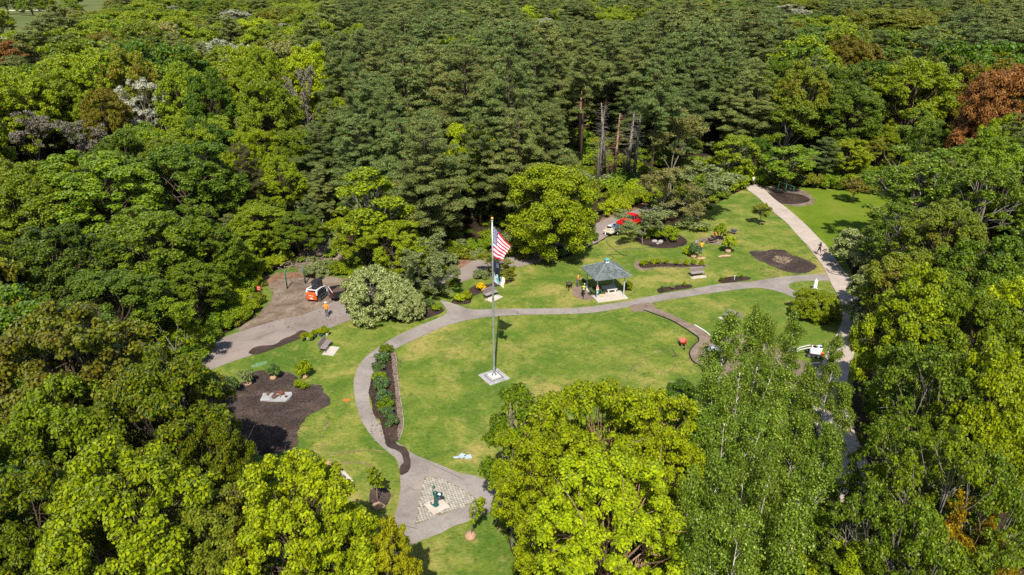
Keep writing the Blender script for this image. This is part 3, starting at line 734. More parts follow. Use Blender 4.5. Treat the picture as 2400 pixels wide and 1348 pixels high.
# ------------------------------------------------------------------ the wood
random.seed(4)
def at_height(px, py, h):
    d = ray(px, py); t = (CAM_H-h)/-d[2]
    return d[0]*t, d[1]*t
PLACED = []      # (x, y, R)
SIGHT = []       # (u, v of the top, width, distance): crowns the photograph shows unobstructed
KIND = {'maple': 'broadleaf tree', 'oak': 'oak', 'river_birch': 'river birch', 'poplar': 'poplar', 'round': 'round maple', 'pine': 'pine', 'highpine': 'pine', 'birch': 'slender birch', 'slim': 'narrow tree',
        'dogwood': 'variegated dogwood', 'mound': 'dense mound', 'twiggy': 'airy thinly leaved tree', 'twiggy_bare': 'bare twiggy tree', 'bare': 'dead pine trunk', 'big_shrub': 'large shrub', 'conical': 'conical evergreen', 'small_tree': 'small lawn tree', 'sapling': 'sapling', 'shrub': 'shrub'}
GRP = {'maple': 'leafy trees of the wood', 'oak': 'leafy trees of the wood', 'poplar': 'leafy trees of the wood', 'round': 'leafy trees of the wood', 'slim': 'leafy trees of the wood', 'pine': 'pines of the wood', 'highpine': 'pines of the wood', 'birch': 'birches of the grove by the footpath',
       'twiggy': 'thinly leaved trees', 'bare': 'dead pine trunks behind the truck', 'twiggy_bare': 'thinly leaved trees', 'river_birch': 'bright river birches', 'big_shrub': 'shrubs at the wood edge', 'dogwood': 'variegated dogwoods', 'mound': 'dense mounded shrubs', 'shrub': 'shrubs at the wood edge'}
def T(proto, leafm, px, top, width, H, label, cat='tree', bark=None, var=None, tilt=None, name=None, group='auto', Rmul=1.0):
    x, y = at_height(px, top, H*.97)
    if y > 140 and proto != 'bare' and width > 60: H *= 1.22; x, y = at_height(px, top, H*.97)     # the back wood is the taller one
    R = width/2*depth(x, y, H*.6)/FOC*Rmul
    nm = name or {'pine': 'pine_tree', 'oak': 'oak_tree', 'river_birch': 'birch_tree', 'birch': 'birch_tree', 'poplar': 'poplar_tree', 'bare': 'dead_tree', 'twiggy': 'tree', 'twiggy_bare': 'bare_tree', 'dogwood': 'dogwood', 'mound': 'dogwood', 'big_shrub': 'shrub', 'shrub': 'shrub', 'sapling': 'sapling'}.get(proto, 'tree')
    PLACED.append((x, y, R)); SIGHT.append((px, top, width, y))
    return plant(nm, proto, leafm, x, y, H, R, label, cat, GRP.get(proto) if group == 'auto' else group, var, None, bark, tilt)

# --- foreground
T('oak', 'oak', 352, 842, 345, 13.5, 'big oak with yellow-green catkin tufts left of the mulch clearing')
T('oak', 'oak', 492, 995, 175, 10.5, 'lower oak crown overhanging the left edge of the mulch clearing', var=1)
T('oak', 'maple', 120, 905, 330, 12.5, 'mid green oak at the left frame edge below the brown pine', var=1)
T('maple', 'lime', 690, 1085, 320, 12.5, 'lime green maple at the bottom, between bench and asphalt plaza', var=0)
T('maple', 'yellow', 905, 1245, 150, 8.5, 'small yellow-green maple reaching over the plaza from the bottom', var=2)
T('maple', 'shrub', 250, 1085, 380, 13, 'large yellow-green maple at bottom left in front of the big oak', var=1)
T('maple', 'oak', 30, 1120, 300, 12, 'yellow-green maple cut by the bottom left corner', var=2)
T('maple', 'olive', 480, 1180, 260, 10, 'shaded olive tree between the two bottom left maples', var=0)
T('river_birch', 'lime', 1385, 885, 340, 15, 'brightest lime green river birch below the round lawn', var=0)
T('river_birch', 'lime', 1550, 912, 250, 13.5, 'lime river birch right beside the brightest one', var=1)
T('river_birch', 'lime', 1300, 985, 250, 13, 'lime river birch in front of the narrow dark tree', var=1)
T('river_birch', 'lime', 1450, 1080, 380, 13.5, 'lime river birch at bottom centre showing pinkish limbs', var=0)
T('maple', 'lime', 790, 1185, 180, 10, 'lime green maple crown below the bottom left bench', var=3)
T('slim', 'maple', 1210, 880, 150, 11.5, 'narrow mid green tree between flagpole lawn and river birch')
T('slim', 'shrub', 1200, 985, 110, 10, 'narrow mid green tree nearest the cobbled plaza')
T('slim', 'dark', 1590, 890, 110, 6, 'dark low tree between river birch and birch grove')
BI = [(1703, 752, 130, 11.5, 'birch with long white trunk, first on the left at the lawn edge', 0), (1772, 742, 110, 11, 'birch with pointed top second from the left at the lawn edge', 1), (1800, 760, 100, 10.5, 'slim birch close behind the pointed one', 2),
      (1868, 748, 90, 10.5, 'birch with leaning white trunk in front of the white loader', 0), (1962, 800, 80, 9, 'birch standing on the right beside the footpath', 1), (1668, 880, 130, 11, 'birch on the left flank of the grove beside the river birch', 2),
      (1748, 868, 140, 11.5, 'birch in the second row under the tallest pointed pair', 3), (1822, 880, 140, 11, 'birch in the second row, middle of the grove', 0), (1900, 880, 120, 10, 'birch in the second row near the grey kerb end', 1), (1985, 915, 110, 10, 'birch shading the footpath bend', 2),
      (1640, 985, 140, 12, 'birch in the third row beside the river birch crown', 0), (1718, 990, 150, 12, 'birch in the third row, second from the left', 3), (1800, 975, 150, 12, 'birch in the third row in the grove centre', 1), (1880, 985, 150, 11.5, 'birch in the third row on the right of centre', 2),
      (1945, 1015, 130, 11, 'birch in the third row nearest the shaded footpath', 0), (1690, 1105, 170, 12.5, 'tall birch with white trunk low in the grove, left', 1), (1790, 1100, 170, 12.5, 'tall birch with forked white trunks low in the grove', 3), (1885, 1110, 160, 12, 'birch low in the grove on the right', 0),
      (1610, 1130, 130, 12, 'birch right behind the bottom centre river birch', 2), (1740, 1220, 190, 12.5, 'birch at the bottom frame edge showing white fork', 3), (1860, 1225, 180, 12, 'birch at the bottom frame edge right of the white fork', 1), (1640, 1240, 170, 12, 'birch at the bottom frame edge left of the white fork', 0)]
for px, top, w, H, lab, v in BI: T('birch', 'birch', px, top, w*.86, H, lab, var=v)
T('slim', 'shrub', 1780, 1040, 150, 8, 'bright green bushy tree inside the birch grove', var=1)
T('slim', 'maple', 1850, 1010, 130, 8, 'mid green bushy tree inside the grove on the right', var=0)
T('maple', 'lime', 1800, 1295, 330, 8, 'lime maple along the bottom edge below the grove')
T('maple', 'shrub', 2040, 1290, 260, 8.5, 'bright green maple at the bottom, right of the grove')
# --- right side
RT = [('poplar', 'poplar', 2180, 335, 250, 15.5, 'speckled poplar with leaning pale trunk beyond the meadow'), ('poplar', 'poplar', 2330, 365, 210, 15.5, 'speckled poplar at the right edge below the copper tree'), ('poplar', 'poplar', 2130, 470, 170, 11, 'speckled poplar leaning over the meadow corner'),
      ('maple', 'olive', 2130, 595, 190, 11, 'olive maple behind the pale dogwoods'), ('maple', 'olive', 2230, 480, 200, 13, 'olive maple between the two speckled poplars'), ('maple', 'dark', 2330, 570, 230, 13.5, 'dark maple at the right frame edge halfway up'),
      ('maple', 'shrub', 2170, 650, 220, 14.5, 'bright green maple towering over the shaded footpath'), ('maple', 'maple', 2290, 668, 250, 14.5, 'mid green maple right of the bright footpath maple'), ('poplar', 'poplar', 2160, 790, 190, 13, 'poplar crown overhanging the footpath shadow'),
      ('poplar', 'poplar', 2230, 800, 260, 15, 'broad speckled poplar on the right, mid height'), ('maple', 'shrub', 2350, 830, 240, 15, 'leafy maple on the right frame edge below the dark one'), ('poplar', 'poplar', 2140, 965, 200, 13.5, 'speckled poplar right of the grove with bare twigs'),
      ('poplar', 'maple', 2260, 1000, 270, 15, 'dense poplar in the lower right quarter'), ('poplar', 'poplar', 2370, 1060, 220, 14, 'poplar at the right frame edge, lower quarter'), ('poplar', 'poplar', 2060, 1130, 220, 12.5, 'poplar beside the bottom bend of the path'), ('poplar', 'poplar', 2190, 1180, 230, 13, 'poplar near the bottom right gold tree'),
      ('twiggy', 'gold', 2250, 1190, 220, 11, 'gold leaved tree at the bottom right'), ('twiggy', 'gold', 2350, 1250, 160, 10, 'gold leaved tree in the bottom right corner')]
for i, r in enumerate(RT): T(*r, var=i)
DG = [(2015, 552, 120, 4.6, 'pale variegated dogwood first beside the meadow on the right of the path'), (2075, 560, 120, 5.0, 'pale variegated dogwood just right of the first one'), (2050, 640, 110, 4.6, 'pale variegated dogwood halfway along the shaded path'), (2045, 700, 100, 4.2, 'lowest pale variegated dogwood along the shaded path')]
for i, (px, top, w, H, lab) in enumerate(DG): T('dogwood', 'greygreen' if i % 2 else 'cream', px, top, w, H, lab, var=i)
# --- park trees
T('round', 'shrub', 1300, 385, 232, 13.2, 'large round bright maple between flagpole and pavilion', var=0, group=None, Rmul=.84)
T('mound', 'cream', 866, 646, 140, 5.2, 'cream variegated dogwood tree in front of the dump trailer', var=0)
T('mound', 'cream', 960, 688, 62, 3.2, 'small right hand lobe of the cream dogwood touching the mulch bed', var=0)
T('mound', 'cream', 925, 664, 95, 4.2, 'low right half of the cream dogwood beside the path', var=1)
T('mound', 'shrub', 1914, 690, 104, 2.7, 'broad bright green bush on the lawn beside the footpath', 'shrub', group=None, name='shrub')
T('slim', 'shrub', 862, 378, 165, 14.5, 'pointed bright green tree above the cream dogwood', var=1)
T('maple', 'shrub', 845, 500, 130, 8, 'leafy bright tree at the left foot of the pointed one', var=2)
T('maple', 'shrub', 925, 520, 150, 8, 'low bright tree in front of the pointed one')
T('twiggy', 'greygreen', 1010, 560, 150, 7.5, 'grey-green tree right of the pointed bright tree')
T('twiggy', 'greygreen', 1030, 610, 110, 4.5, 'small dark airy tree beside the spur path', name='tree')
T('twiggy', 'pale_olive', 1590, 262, 200, 15, 'tall pale airy tree rising above the red truck', var=0)
T('twiggy', 'pale_olive', 1560, 395, 190, 8.5, 'lower pale airy tree beside the leaning birch', var=1)
T('twiggy', 'greygreen', 1650, 390, 240, 8.4, 'grey-green spreading birch with leaning white limbs', var=0, bark='grey', tilt=(0, .12))
T('twiggy', 'greygreen', 1512, 500, 150, 4.6, 'small grey-green tree half covering the red truck', var=1)
T('twiggy', 'olive', 1150, 590, 110, 3.6, 'small twiggy tree right behind the flagpole', var=1)
T('slim', 'shrub', 1725, 305, 110, 10, 'bright narrow tree where the footpath enters the wood', var=0)
T('slim', 'maple', 1860, 225, 130, 14, 'mid green airy tree behind the swing ring', var=1)
T('maple', 'olive', 1893, 152, 135, 16, 'tall yellow-olive tree behind the swing ring', var=2)
T('maple', 'dark', 2010, 203, 160, 16, 'dense dark green maple at the head of the meadow', var=0)
T('slim', 'maple', 1860, 330, 120, 9, 'low olive tree behind the swing ring', var=0)
T('maple', 'amber', 2000, 90, 110, 16, 'amber green tree behind the dark meadow maple', var=1)
T('round', 'olive', 2100, 25, 200, 17, 'broad olive crown far right behind the wood', var=1)
T('maple', 'lime', 2160, 145, 190, 16, 'lime tree right of the dark meadow maple', var=1)
T('twiggy', 'birch', 2165, 265, 130, 13, 'airy tree with pale limbs above the speckled poplars', var=0)
T('round', 'copper', 2362, 158, 150, 17, 'copper red tree at the right frame edge', var=0)
T('maple', 'amber', 2290, 150, 110, 15.5, 'amber orange tree left of the copper one', var=0)
T('small_tree', 'amber', 2008, 418, 62, 4.2, 'rusty brown young evergreen at the back of the meadow', group=None)
# left wood
LT = [('maple', 'maple', 215, 362, 300, 15, 'large mid green maple filling the left of the picture'), ('maple', 'maple', 65, 400, 220, 14, 'mid green maple at the left edge, middle height'), ('maple', 'dark', 270, 318, 150, 14, 'dark maple behind the large left maple'),
      ('maple', 'dark', 430, 335, 230, 14.5, 'dark green maple with rounded top right of the large left maple'), ('maple', 'maple', 330, 500, 250, 12, 'mid green maple below the dark rounded one'), ('maple', 'dark', 110, 540, 260, 12, 'dark maple low on the left edge'),
      ('maple', 'maple', 460, 500, 170, 10.5, 'mid green maple at the wood edge above the road'), ('maple', 'dark', 250, 640, 240, 9.5, 'dark low maple above the brown pine'), ('maple', 'maple', 440, 620, 150, 7.5, 'low maple beside the dark gap at the road'),
      ('pine', 'dark', 75, 745, 210, 10, 'olive pine low on the left edge'), ('pine', 'pine_brown', 200, 735, 130, 9.5, 'brownish pine left of the willow-like bush'), ('twiggy', 'maple', 385, 712, 200, 7.5, 'willow-like tree with white branches at the road end'),
      ('maple', 'maple', 620, 185, 150, 15, 'tall narrow bright tree left of the pines'), ('maple', 'dark', 480, 175, 130, 15, 'dark round tree left of the tall narrow one'), ('poplar', 'silver', 325, 178, 125, 14.5, 'silver-white blossoming tree on the upper left'),
      ('maple', 'amber', 235, 205, 110, 14, 'amber tree left of the silver one'), ('twiggy', 'twig', 60, 268, 150, 13, 'grey leafless tree at the left edge'), ('twiggy', 'twig', 170, 285, 120, 12.5, 'grey leafless tree below the amber one'), ('round', 'copper', 20, 95, 120, 15.5, 'copper tree in the upper left corner'),
      ('twiggy', 'twig', 705, 165, 90, 15, 'bare grey tree at the left edge of the pines'), ('pine', 'pine_brown', 560, 345, 90, 12.5, 'brown-tipped pine in the left undergrowth'), ('maple', 'shrub', 645, 375, 120, 10, 'bright leafy tree under the bare grey one'), ('pine', 'pine', 740, 300, 120, 13, 'pine with forked pale trunks left of the pointed bright tree'),
      ('maple', 'shrub', 600, 480, 140, 7.5, 'bright bushy tree above the green net posts'), ('maple', 'maple', 690, 500, 120, 6.5, 'mid green bushy tree above the green net posts'), ('maple', 'shrub', 520, 560, 140, 6.5, 'bright bushy tree at the wood edge above the dirt'),
      ('round', 'amber', 230, 75, 90, 15, 'brownish tree on the upper left'), ('poplar', 'silver', 495, 85, 90, 15, 'silver tree in the upper left quarter'), ('poplar', 'silver', 410, 12, 50, 14, 'small far silver tree at the top left'), ('poplar', 'silver', 545, 20, 110, 14, 'broad far silver tree near the top left'),
      ('poplar', 'silver', 665, 52, 50, 14, 'far silver-topped tree among the pines'), ('poplar', 'silver', 1275, 38, 70, 15, 'silver tree top above the pine wood'), ('poplar', 'silver', 1850, 8, 70, 15, 'silver tree at the top right of centre'), ('poplar', 'silver', 1885, 20, 60, 15, 'second silver tree at the top right of centre'),
      ('maple', 'shrub', 830, 62, 90, 16, 'bright green tree poking out of the pines at upper left'), ('maple', 'shrub', 1435, 30, 110, 16, 'lime tree standing up out of the pine wood')]
for i, r in enumerate(LT): T(*r, var=i)
# dead trunks at the pine edge behind the truck
BT = [(1362, 205, 60, 14, 'reddish dead trunk left of the dead group', 'pinkish'), (1426, 245, 80, 13.5, 'tall pale dead trunk in the centre of the dark gap', 'grey'), (1412, 262, 50, 13, 'thin dead trunk touching the tall pale one', 'grey'), (1448, 268, 60, 12.5, 'dead trunk right of the tall pale one', 'pinkish'), (1480, 262, 90, 12.5, 'dead trunk with curved branches', 'grey'), (1496, 270, 70, 12.5, 'rightmost dead trunk of the dark gap', 'grey'), (1405, 345, 30, 7, 'broken dead stump in the dark gap', 'grey')]
for i, (px, top, w, H, lab, b) in enumerate(BT): T('bare', None, px, top, w*1.2, H, lab, bark=b, var=i)

for i, (px, top, w, lab) in enumerate([(1372, 118, 120, 'high-crowned pine above the reddish dead trunk'), (1428, 96, 130, 'high-crowned pine above the tall pale dead trunk'), (1492, 108, 130, 'high-crowned pine above the curved dead trunks'), (1548, 150, 120, 'high-crowned pine right of the dark gap'), (1400, 60, 120, 'high-crowned pine standing behind the dark gap')]):
    T('highpine', 'pine' if i % 2 else 'pine_tan', px, top, w, 18.5, lab, name='pine_tree', var=i)

# --- procedural rest of the wood
def wood_kind(u, v, r):
    """what grows where, as surveyed from the photograph"""
    lb = 690 + max(0, 260-v)*.45
    pine = (u > lb and u < 1790 + max(0, (120-v))*1.0 and v < 560 and v > -10) or (u > 2230 and v < 150 and v > 40)
    if v < 55 and u > 1150 and u < 2250: pine = r.random() < .35
    if pine:
        if r.random() < .05: return 'maple', r.choice(['lime', 'shrub', 'olive'])
        return 'pine', ('pine_tan' if r.random() < .42 else 'pine')
    q = r.random()
    if u > 1780 and v < 260:
        return ('maple', 'olive') if q < .3 else ('maple', 'shrub') if q < .62 else ('maple', 'dark') if q < .8 else ('pine', 'pine') if q < .93 else ('maple', 'amber')
    if v > 620 and u < 520: return ('maple', 'dark') if q < .45 else ('maple', 'maple') if q < .85 else ('maple', 'olive')
    return (('maple', 'maple') if q < .26 else ('maple', 'shrub') if q < .56 else ('maple', 'olive') if q < .70 else ('maple', 'dark') if q < .77 else ('maple', 'lime') if q < .88 else
            ('twiggy', 'pale_olive') if q < .92 else ('maple', 'amber') if q < .945 else ('twiggy', 'silver') if q < .955 else ('pine', 'pine_tan'))
cand = []
rnd = random.Random(12)
y = 12.0
while y < 1150:
    sp = 6.8 if y < 105 else (9.2 if y < 165 else (11.0 if y < 260 else (13.5 if y < 480 else 16.5)))
    half = 0.80*(y*CP+12) + 14
    x = -half + rnd.uniform(0, sp)
    while x < half:
        cand.append((x + rnd.uniform(-.38, .38)*sp, y + rnd.uniform(-.38, .38)*sp, sp)); x += sp
    y += sp*.88
CL2 = GP([(px, py) for px, py in CLEAR_PX])
def near_clear(x, y, d):
    if inside((x, y), CL2): return True
    for i in range(len(CL2)):
        a, b = CL2[i], CL2[(i+1) % len(CL2)]
        vx, vy = b[0]-a[0], b[1]-a[1]; L2 = vx*vx+vy*vy
        t = max(0, min(1, ((x-a[0])*vx+(y-a[1])*vy)/L2))
        if math.hypot(x-a[0]-t*vx, y-a[1]-t*vy) < d: return True
    return False
foot = [(p+q)/2 for p, q in zip(rl, rr)]
auto = []
for (x, y, sp) in cand:
    if y < 26: continue
    if near_clear(x, y, 3.2): continue
    if y < 120 and min((f_-Vector((x, y))).length for f_ in foot) < (8.0 if x > 20 and y < 85 else 5.5): continue
    if any((x-a)**2+(y-b)**2 < (r_*.62+2.0)**2 for a, b, r_ in PLACED): continue
    # the wood gives way to the fairway at the far upper left
    H = rnd.uniform(12.0, 16.0) if y < 100 else rnd.uniform(13.5, 22.0)
    u, v = proj(x, y, H*.7)
    ut, vt = proj(x, y, H)
    hcap = 99.0
    for a, t, w, b in SIGHT:
        if b > 62 and y < b-1.5 and abs(u-a) < w*.40+sp*.55*FOC/depth(x, y, 12):
            lim = t + w*(.75 if b < 170 else .5 if b < 230 else .22)
            d_ = ray(u, lim); hcap = min(hcap, CAM_H + d_[2]*y/d_[1])
    if hcap < 4.2: continue
    if 1345 < u < 1525 and y < 126: continue
    if y > 260 and ut < 330 and vt < 66-max(0, ut-70)*.26 and rnd.random() < .985: continue
    # keep crowns from growing over the road, the meadow and the clearing
    if u < -260 or u > 2660: continue
    if 560 < u < 1110 and v > 470: continue
    if 1110 < u < 1700 and v > 400 and y < 110: continue
    k, c = wood_kind(u, v, rnd)
    if k == 'pine': q_ = rnd.random(); H = 16.5+8.5*q_ if y > 100 else 14.5+3.5*q_; R = (.44+.22*q_+rnd.uniform(-.04, .10))*sp
    elif k == 'twiggy': R = rnd.uniform(.5, .6)*sp
    else: R = rnd.uniform(.54, .80)*sp
    if hcap < H: R *= max(.55, hcap/H); H = hcap
    auto.append((math.hypot(x, y), x, y, H, R, k, c, u, v))
auto.sort()
vis = [a for a in auto if -60 < a[7] < 2460 and a[8] < 1500]
N_OBJ = max(0, 285 - len(PLACED))
own = vis[:N_OBJ]; rest = [a for a in auto if a not in set(own)]
# names for the individual trees: kind, colour, row and place in the row
COLN = {'maple': 'mid green', 'dark': 'dark green', 'lime': 'lime green', 'shrub': 'bright green', 'olive': 'olive', 'amber': 'amber', 'pale_olive': 'pale olive', 'silver': 'silver-white', 'pine': 'blue-green', 'pine_tan': 'tan-tipped', 'pine_brown': 'brownish'}
ROWS = [(0, 75, 'the near wood'), (75, 105, 'the first wood belt'), (105, 125, 'the second wood belt'), (125, 140, 'the third wood belt'), (140, 155, 'the fourth wood belt'), (155, 170, 'the fifth wood belt'), (170, 185, 'the sixth wood belt'), (185, 200, 'the seventh wood belt'), (200, 240, 'the eighth wood belt'), (240, 900, 'the farthest wood belt')]
ORD = ['first', 'second', 'third', 'fourth', 'fifth', 'sixth', 'seventh', 'eighth', 'ninth', 'tenth', 'eleventh', 'twelfth', 'thirteenth', 'fourteenth', 'fifteenth', 'sixteenth', 'seventeenth', 'eighteenth', 'nineteenth', 'twentieth']
ORD += ['twenty-'+o for o in ORD[:9]] + ['thirtieth']
bins = {}
for a in own:
    row = next(t for lo, hi, t in ROWS if lo <= a[0] < hi)
    bins.setdefault((row, a[5], a[6]), []).append(a)
for (row, k, c), L in bins.items():
    L.sort(key=lambda a: a[7])
    for i, a in enumerate(L):
        _, x, y, H, R, _, _, u, v = a
        kn = 'pine' if k == 'pine' else 'broadleaf tree' if k == 'maple' else 'thin-crowned tree'
        side = 'left' if u < 800 else 'middle' if u < 1600 else 'right'
        lab = f'{COLN[c]} {kn}, {ORD[i]} such from the left in {row}'
        tilt = (random.uniform(-.03, .03), random.uniform(-.03, .03))
        plant('pine_tree' if k == 'pine' else 'tree', k, c, x, y, H, R, lab, 'tree', GRP[k], random.randrange(9), None, None, tilt, z=floor_z(x, y))

# --- the far mass of the wood and the undergrowth: instanced, one object each
def scatter(name, pts, protos, kind='stuff', seed=0):
    """pts: (x,y,z,scale_xy,scale_z,proto index).  One object: a point mesh whose node group plants a prototype on every point"""
    col = bpy.data.collections.new(name+'_kinds')
    for i, (tm, cm, lm) in enumerate(protos):
        o1 = None
        me = bpy.data.meshes.new(f'{name}_kind_{i:02d}')
        bm = bmesh.new()
        if tm: bm.from_mesh(tm)
        nt_ = len(bm.faces)
        bm.from_mesh(cm)
        bm.faces.ensure_lookup_table()
        for f in bm.faces[nt_:]: f.material_index = 1
        for f in bm.faces[:nt_]: f.material_index = 0
        bm.to_mesh(me); bm.free()
        me.materials.append(tm.materials[0] if tm else LEAF[lm]); me.materials.append(LEAF[lm])
        o1 = bpy.data.objects.new(f'{name}_kind_{i:02d}', me); col.objects.link(o1)
    n = len(pts); me = bpy.data.meshes.new(name)
    me.vertices.add(n); me.vertices.foreach_set('co', np.array([p[:3] for p in pts], np.float32).ravel())
    A = me.attributes.new('pick', 'INT', 'POINT'); A.data.foreach_set('value', np.array([p[5] for p in pts], np.int32))
    A = me.attributes.new('size', 'FLOAT_VECTOR', 'POINT'); A.data.foreach_set('vector', np.array([(p[3], p[3], p[4]) for p in pts], np.float32).ravel())
    rr_ = np.random.default_rng(seed)
    A = me.attributes.new('turn', 'FLOAT_VECTOR', 'POINT'); A.data.foreach_set('vector', np.array([(0, 0, t) for t in rr_.uniform(0, 6.28, n)], np.float32).ravel())
    o = link(bpy.data.objects.new(name, me)); o['kind'] = kind
    ng = bpy.data.node_groups.new(name+'_planting', 'GeometryNodeTree')
    ng.interface.new_socket('Geometry', in_out='INPUT', socket_type='NodeSocketGeometry')
    ng.interface.new_socket('Geometry', in_out='OUTPUT', socket_type='NodeSocketGeometry')
    gi = ng.nodes.new('NodeGroupInput'); go = ng.nodes.new('NodeGroupOutput')
    ci = ng.nodes.new('GeometryNodeCollectionInfo'); ci.inputs['Collection'].default_value = col
    ci.inputs['Separate Children'].default_value = True; ci.inputs['Reset Children'].default_value = True
    ip = ng.nodes.new('GeometryNodeInstanceOnPoints'); ip.inputs['Pick Instance'].default_value = True
    def attr(nm, tp):
        a = ng.nodes.new('GeometryNodeInputNamedAttribute'); a.data_type = tp; a.inputs['Name'].default_value = nm
        return a.outputs[0]
    ng.links.new(gi.outputs[0], ip.inputs['Points']); ng.links.new(ci.outputs[0], ip.inputs['Instance'])
    ng.links.new(attr('pick', 'INT'), ip.inputs['Instance Index'])
    er = ng.nodes.new('FunctionNodeEulerToRotation'); ng.links.new(attr('turn', 'FLOAT_VECTOR'), er.inputs[0])
    ng.links.new(er.outputs[0], ip.inputs['Rotation']); ng.links.new(attr('size', 'FLOAT_VECTOR'), ip.inputs['Scale'])
    ng.links.new(ip.outputs[0], go.inputs[0])
    md = o.modifiers.new('planting', 'NODES'); md.node_group = ng
    return o
FB, FPN = PROTO['far_broad'], PROTO['far_pine']
kinds = ['maple', 'shrub', 'olive', 'dark', 'lime', 'amber', 'silver', 'pale_olive']
protos = [(FB[i % 3][0], FB[i % 3][1], k) for i, k in enumerate(kinds)] + [(FPN[i % 2][0], FPN[i % 2][1], k) for i, k in enumerate(['pine', 'pine_tan', 'pine_brown', 'pine'])]
pts = []
for a in rest:
    _, x, y, H, R, k, c, u, v = a
    if k == 'pine': i = {'pine': 8, 'pine_tan': 9, 'pine_brown': 10}[c]; s0, s1 = R/3.8*1.08, H/17
    else: i = kinds.index(c if c in kinds else 'maple'); s0, s1 = R/4.6*1.08, H/12
    pts.append((x, y, floor_z(x, y), s0, s1, i))
scatter('distant_wood', pts, protos, seed=3)
# undergrowth on the forest floor
SHR = PROTO['shrub']
uk = ['shrub', 'maple', 'dark', 'greygreen', 'lime', 'olive']
protos = [(None, SHR[i % 3][1], k) for i, k in enumerate(uk)]
pts = []; rnd = random.Random(77)
for _ in range(16000):
    y = rnd.uniform(24, 300); half = .8*(y+14); x = rnd.uniform(-half, half)
    if near_clear(x, y, .2): continue
    edge = near_clear(x, y, 5)
    if y < 120 and min((f_-Vector((x, y))).length for f_ in foot) < 3.0: continue
    if not edge and rnd.random() < .45: continue
    u, v = proj(x, y, 1)
    if 1385 < u < 1640 and 470 < v < 560: continue
    if 600 < u < 800 and 560 < v < 655 and rnd.random() < .6: continue
    s = rnd.uniform(.6, 1.5)*(1.1 if edge else 1)*(1 if y < 110 else 1.7)
    pts.append((x, y, floor_z(x, y)-.05, s, s*rnd.uniform(.6, 1.2), rnd.choices(range(6), (3, 4, 3, 2, 1, 2))[0]))
scatter('undergrowth', pts, protos, seed=8)
